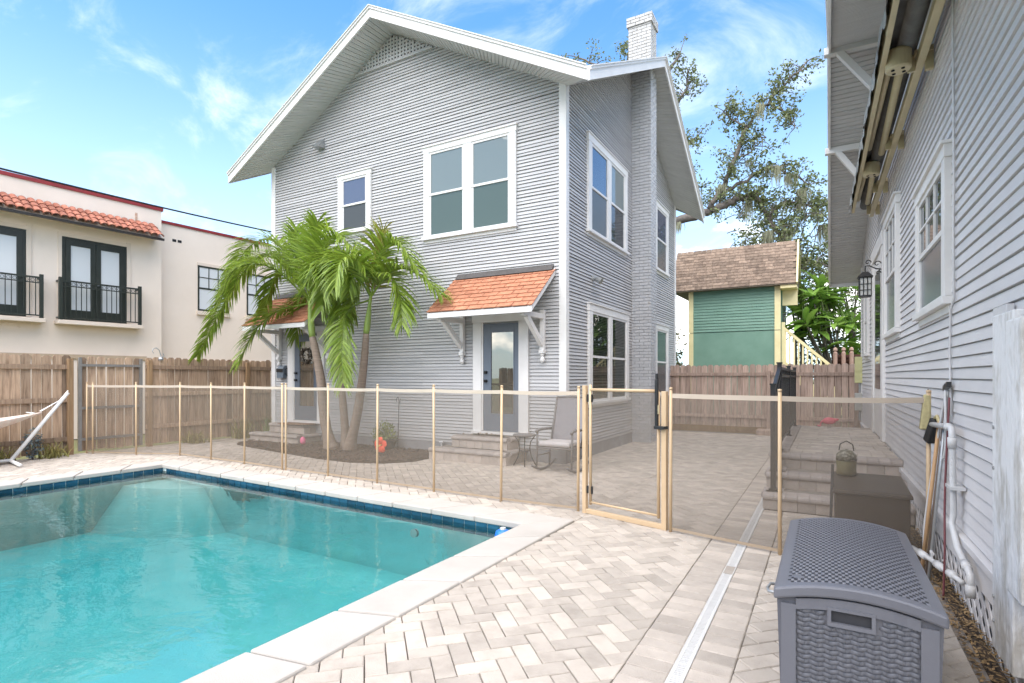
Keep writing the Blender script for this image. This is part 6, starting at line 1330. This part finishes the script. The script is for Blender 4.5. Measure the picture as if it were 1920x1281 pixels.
def hammock():
    t = thing('hammock_stand', 'white steel hammock stand at the left edge beside the fence', 'hammock stand', (-12.2, 3.9, 0)); W_ = mat('white_steel', (0.76, 0.75, 0.72), (0.68, 0.67, 0.64), rough=0.4); x = -12.12
    m = MB(); m.tube([(x, 3.86, 0.06), (x, 4.67, 1.20)], 0.032, 10); m.tube([(x, 4.63, 1.145), (x, 4.67, 1.24)], 0.012, 6); m.build('upright', W_, t, smooth=True)
    m = MB(); m.tube([(x - 0.45, 3.92, 0.035), (x, 3.86, 0.05), (x + 0.62, 3.78, 0.035)], 0.028, 10); m.build('foot', W_, t, smooth=True)
    m = MB(); m.tube([(x, 3.86, 0.06), (x, 2.2, 0.06), (x, 1.2, 0.06)], 0.03, 10); m.build('base_tube', W_, t, smooth=True)
    t = thing('hammock', 'cream cloth hammock slung from the white stand', 'hammock', (x, 3.5, 0.6)); cl = mat('hammock_cloth', (0.74, 0.66, 0.58), (0.72, 0.55, 0.46), rough=0.9, scale=2.5, stretch=(1, 6, 1)); n = 16; vs = []
    for k in range(n + 1):
        f = k / n; y = 4.28 - 2.6 * f; z = 0.87 - 0.42 * math.sin(math.pi * min(1, f * 0.62 + 0.02)) ; hw = 0.03 + 0.40 * math.sin(math.pi * min(0.5, f * 0.9)) ** 1.1
        for j in range(7): u = -1 + j / 3; vs.append((x + u * hw, y, z + 0.16 * (u * u) * hw / 0.43 - 0.10 * (1 - u * u) * hw / 0.43))
    m = MB(); m.add(vs, [(k * 7 + j, k * 7 + j + 1, (k + 1) * 7 + j + 1, (k + 1) * 7 + j) for k in range(n) for j in range(6)]); o = m.build('cloth', cl, t, smooth=True); sol = o.modifiers.new('thick', 'SOLIDIFY'); sol.thickness = 0.012
    m = MB()
    for j in range(-3, 4): m.tube([(x, 4.60, 1.10), (x + j * 0.012, 4.26, 0.88)], 0.004, 5)
    m.build('cords', W_, t); m = MB(); m.tube([(x - 0.16, 4.12, 0.86), (x + 0.16, 4.12, 0.86)], 0.012, 8); m.build('spreader', W_, t)
hammock()
def props():
    # orange flower on a garden stake
    x, y = -7.15, 7.60; t = thing('flower_stake', 'large orange hibiscus flower ornament in the mulch', 'garden ornament', (x, y, 0)); om = mat('orange_petal', c(238, 96, 62), c(226, 74, 48), rough=0.5, scale=6)
    m = MB(); m.tube([(x, y, 0), (x, y, 0.20)], 0.006, 6); m.build('stake', BLACK, t)
    for k in range(5):
        a = k * 1.2566 + 0.3; d = Vector((math.cos(a), -0.25, math.sin(a))).normalized(); s = d.cross(Vector((0, 1, 0))).normalized(); p = Vector((x, y, 0.23)); vs = []
        for f, w, o in ((0.02, 0.015, 0.0), (0.06, 0.05, 0.02), (0.11, 0.068, 0.02), (0.145, 0.045, -0.005), (0.155, 0.012, -0.015)): vs += [p + d * f - s * w + Vector((0, -o, 0)), p + d * f + Vector((0, -o - 0.012, 0)), p + d * f + s * w + Vector((0, -o, 0))]
        m = MB(); fs = []
        for q in range(4): j = 3 * q; fs += [(j, j + 1, j + 4, j + 3), (j + 1, j + 2, j + 5, j + 4)]
        m.add(vs, fs); m.build('petal', om, t, smooth=True)
    m = MB(); m.tube([(x, y - 0.01, 0.23), (x + 0.01, y - 0.07, 0.22), (x - 0.02, y - 0.11, 0.19)], [0.012, 0.014, 0.018], 8); m.build('stamen', mat('yellow_stamen', (0.75, 0.55, 0.16), rough=0.6), t)
    m = MB(); hx, hy = -7.25, 8.15; m.tube([(hx, hy, 0), (hx + 0.02, hy, 0.6), (hx + 0.035, hy, 1.02), (hx + 0.01, hy, 1.10), (hx - 0.03, hy, 1.06), (hx - 0.02, hy, 1.0)], 0.007, 6); m.tube([(hx + 0.03, hy, 0.95), (hx + 0.06, hy, 1.0), (hx + 0.065, hy, 1.07)], 0.006, 6); single('plant_hook', m, BLACK, 'thin black shepherd hook standing in the mulch behind the orange flower', 'hook', (hx, hy, 0))
    x, y = -9.25, 7.55; t = thing('garden_ornament', 'small pink plastic garden ornament beside the leftmost palm', 'garden ornament', (x, y, 0)); m = MB(); m.blob((x, y, 0.19), (0.055, 0.055, 0.085), 3, 10, 8, 0.2); m.build('body', mat('pink_plastic', c(240, 120, 160), c(226, 100, 140), rough=0.4), t, smooth=True); m = MB(); m.tube([(x, y, 0), (x, y, 0.12)], 0.005, 6); m.build('stake', BLACK, t)
    # flamingo on the landing
    x, y = 0.02, 11.9; t = thing('flamingo_ornament', 'pink flamingo ornament on the far end of the landing', 'garden ornament', (x, y, 0.526)); pk = mat('flamingo_pink', c(214, 110, 122), c(200, 90, 104), rough=0.5); g = 0.66
    Q = lambda dx, z: (x + dx * g, y, 0.526 + z * g)
    m = MB(); m.blob(Q(0.06, 0.21), (0.17 * g, 0.08 * g, 0.10 * g), 5, 12, 8, 0.12); m.tube([Q(0.18, 0.23), Q(0.30, 0.26)], [0.06 * g, 0.01], 8); m.build('body', pk, t, smooth=True)
    m = MB(); m.tube([Q(-0.07, 0.22), Q(-0.13, 0.18), Q(-0.16, 0.12), Q(-0.15, 0.07), Q(-0.19, 0.05), Q(-0.235, 0.075)], [0.03 * g, 0.022 * g, 0.018 * g, 0.018 * g, 0.024 * g, 0.016 * g], 8); m.build('neck', pk, t, smooth=True); m = MB(); m.tube([Q(-0.235, 0.075), Q(-0.27, 0.04)], [0.012, 0.003], 6); m.build('beak', BLACK, t)
    for dx in (0.03, 0.08): m = MB(); m.tube([Q(dx, 0.0), Q(dx, 0.15)], 0.005, 6); m.build('leg', BLACK, t)
    # letter box and wreath at the left door
    t = thing('letter_box', 'slate-blue letter box on the wall left of the wreathed door', 'letter box', (-11.2, FY, 1.5)); m = MB(); x, y = -11.17, FY - 0.02; m.prism([(x - 0.11, y, 1.46), (x - 0.11, y - 0.11, 1.46), (x - 0.11, y - 0.11, 1.68), (x - 0.11, y - 0.07, 1.74), (x - 0.11, y, 1.76)], (0.22, 0, 0)); m.build('case', mat('slate_blue_enamel', (0.12, 0.15, 0.18), (0.15, 0.18, 0.21), rough=0.4), t, bevel=0.008); m = MB(); m.box(x - 0.115, x + 0.115, y - 0.118, y - 0.1105, 1.60, 1.68); m.build('flap', BLACK, t); m = MB(); m.tube([(x + 0.13, y, 1.52), (x + 0.13, y - 0.06, 1.56), (x + 0.13, y - 0.06, 1.66), (x + 0.13, y, 1.70)], 0.008, 6); m.build('side_loop', BLACK, t)
    t = thing('door_wreath', 'dark twiggy wreath hanging on the glass of the left door', 'wreath', (-10.38, FY - 0.05, 2.0)); rng = random.Random(8); m = MB()
    for k in range(150):
        a = rng.uniform(0, 6.28); r = 0.155 + rng.gauss(0, 0.03); p = Vector((-10.38 + r * math.cos(a), FY - 0.06 + rng.gauss(0, 0.01), 1.98 + r * math.sin(a))); d = Vector((rng.gauss(0, 1), rng.gauss(0, 0.3), rng.gauss(0, 1))).normalized(); s = d.cross(Vector((0, 1, 0))).normalized(); l = rng.uniform(0.015, 0.035); m.add([p - d * l, p - s * l * 0.5, p + d * l, p + s * l * 0.5], [(0, 1, 2, 3)])
    m.build('leaves', mat('wreath_leaf', (0.04, 0.03, 0.022), (0.07, 0.05, 0.03), rough=0.8, isl=0.3), t); m = MB(); m.tube([(-10.38 + 0.155 * math.cos(q * 0.3927), FY - 0.055, 1.98 + 0.155 * math.sin(q * 0.3927)) for q in range(17)], 0.012, 6); m.build('ring', BARK, t)
    m = MB(); m.box(-10.85, -9.98, 8.16, 8.50, 0.421, 0.436); single('door_mat', m, mat('coir_mat', (0.25, 0.15, 0.10), (0.18, 0.105, 0.07), rough=0.95, scale=40), 'rust-brown mat on the steps below the wreathed door', 'mat', (-10.4, 8.3, 0.42))
    rng = random.Random(5); t = thing('dried_wreath', 'dark dried wreath lying on the steps below the plain door', 'wreath', (-5.3, 8.3, 0.42)); m = MB()
    for k in range(70):
        p = Vector((-5.35 + rng.gauss(0, 0.20), 8.33 + rng.gauss(0, 0.04), 0.435 + rng.uniform(0, 0.035))); d = Vector((rng.gauss(0, 1), rng.gauss(0, 0.5), rng.gauss(0, 0.3))).normalized(); s = d.cross(Vector((0, 0, 1))).normalized(); l = rng.uniform(0.02, 0.04); m.add([p - d * l, p - s * l * 0.5, p + d * l, p + s * l * 0.5], [(0, 1, 2, 3)])
    m.build('leaves', LITTER, t)
    m = MB(); m.tube([(-6.45, 8.5, 0.02), (-6.45, 8.5, 0.22)], 0.016, 8); m.tube([(-6.50, 8.5, 0.23), (-6.40, 8.5, 0.23)], 0.022, 8); single('irrigation_stub', m, PVC, 'short white pipe stub by the wall left of the plain door steps', 'pipe', (-6.45, 8.5, 0))
    t = thing('pool_floater', 'small blue chlorine floater in the near corner of the pool', 'pool floater', (-2.80, 4.70, -0.11)); m = MB(); m.lathe([(0.03, -0.17), (0.075, -0.15), (0.085, -0.09), (0.07, -0.045), (0.03, -0.03), (0.01, -0.028)], (-2.80, 4.70), 14); m.build('body', mat('blue_plastic', c(40, 120, 210), c(30, 100, 190), rough=0.3), t, smooth=True); m = MB(); m.lathe([(0.03, -0.03), (0.028, -0.012), (0.01, -0.008)], (-2.80, 4.70), 10); m.build('cap', PVC, t)
    # poles and brush leaning at the cottage wall
    t = thing('pool_brush', 'pool brush with black bristle head and wooden pole leaning on the cottage wall', 'brush', (0.66, 5.2, 0)); m = MB(); m.tube([(0.64, 5.22, -0.02), (0.745, 5.18, 1.16)], 0.013, 8); m.build('pole', mat('pale_wood_pole', (0.50, 0.31, 0.16), rough=0.6), t, smooth=True); m = MB(); m.beam((0.735, 5.25, 1.17), (0.70, 5.33, 0.99), 0.06, 0.07); m.build('bristles', BLACK, t, bevel=0.01); m = MB(); m.tube([(0.745, 5.18, 1.15), (0.735, 5.22, 1.20), (0.73, 5.26, 1.18)], 0.012, 6); m.build('ferrule', mat('tan_ferrule', (0.5, 0.42, 0.22), rough=0.5), t)
    t = thing('squeegee', 'long grey pole with a flat dark rubber head leaning beside the pool brush', 'squeegee', (0.66, 5.05, 0)); m = MB(); m.tube([(0.655, 5.02, -0.03), (0.775, 5.03, 1.40)], 0.011, 8); m.build('pole', GREYM, t, smooth=True); m = MB(); m.beam((0.775, 5.16, 1.41), (0.765, 4.94, 1.445), 0.03, 0.035); m.build('head', BLACK, t)
    m = MB(); m.tube(bez([(0.66, 5.30, 0.02), (0.67, 5.27, 0.4), (0.72, 5.20, 0.9), (0.765, 5.12, 1.33), (0.755, 5.02, 1.36), (0.75, 4.98, 1.0), (0.74, 5.03, 0.90), (0.745, 5.09, 1.02)], 6), 0.008, 7); single('white_hose', m, PVC, 'thin white hose looped over the tools by the cottage wall', 'hose', (0.66, 5.3, 0), smooth=True)
    m = MB(); m.tube(bez([(0.70, 4.72, -0.03), (0.71, 4.74, 0.3), (0.725, 4.83, 0.7), (0.76, 4.90, 1.35)], 6), 0.007, 7); single('red_hose', m, mat('red_rubber', (0.17, 0.05, 0.055), (0.13, 0.04, 0.045), rough=0.5), 'dark red rubber tube hanging down beside the squeegee', 'hose', (0.70, 4.72, 0), smooth=True)
    m = MB(); m.tube([(0.655, 5.12, -0.03), (0.77, 5.09, 1.28)], 0.012, 8); single('brown_pole', m, mat('brown_pole_paint', (0.14, 0.10, 0.075), rough=0.5), 'slim brown pole between the pool brush and the squeegee', 'pole', (0.655, 5.12, 0), smooth=True)
    t = thing('towel_bag', 'yellowish mesh bag hanging on the last pool fence post', 'bag', (0.70, 5.36, 1.2)); m = MB(); m.prism([(0.64, 5.34, 1.08), (0.72, 5.33, 1.08), (0.715, 5.34, 1.36), (0.67, 5.35, 1.36)], (0, 0.04, 0)); m.build('bag', mat('straw_mesh', (0.48, 0.42, 0.22), (0.36, 0.31, 0.16), rough=0.9, scale=40), t, bevel=0.015); m = MB(); m.tube([(0.70, 5.36, 1.34), (0.70, 5.36, 1.40)], 0.005, 5); m.build('loop', BLACK, t)
props()
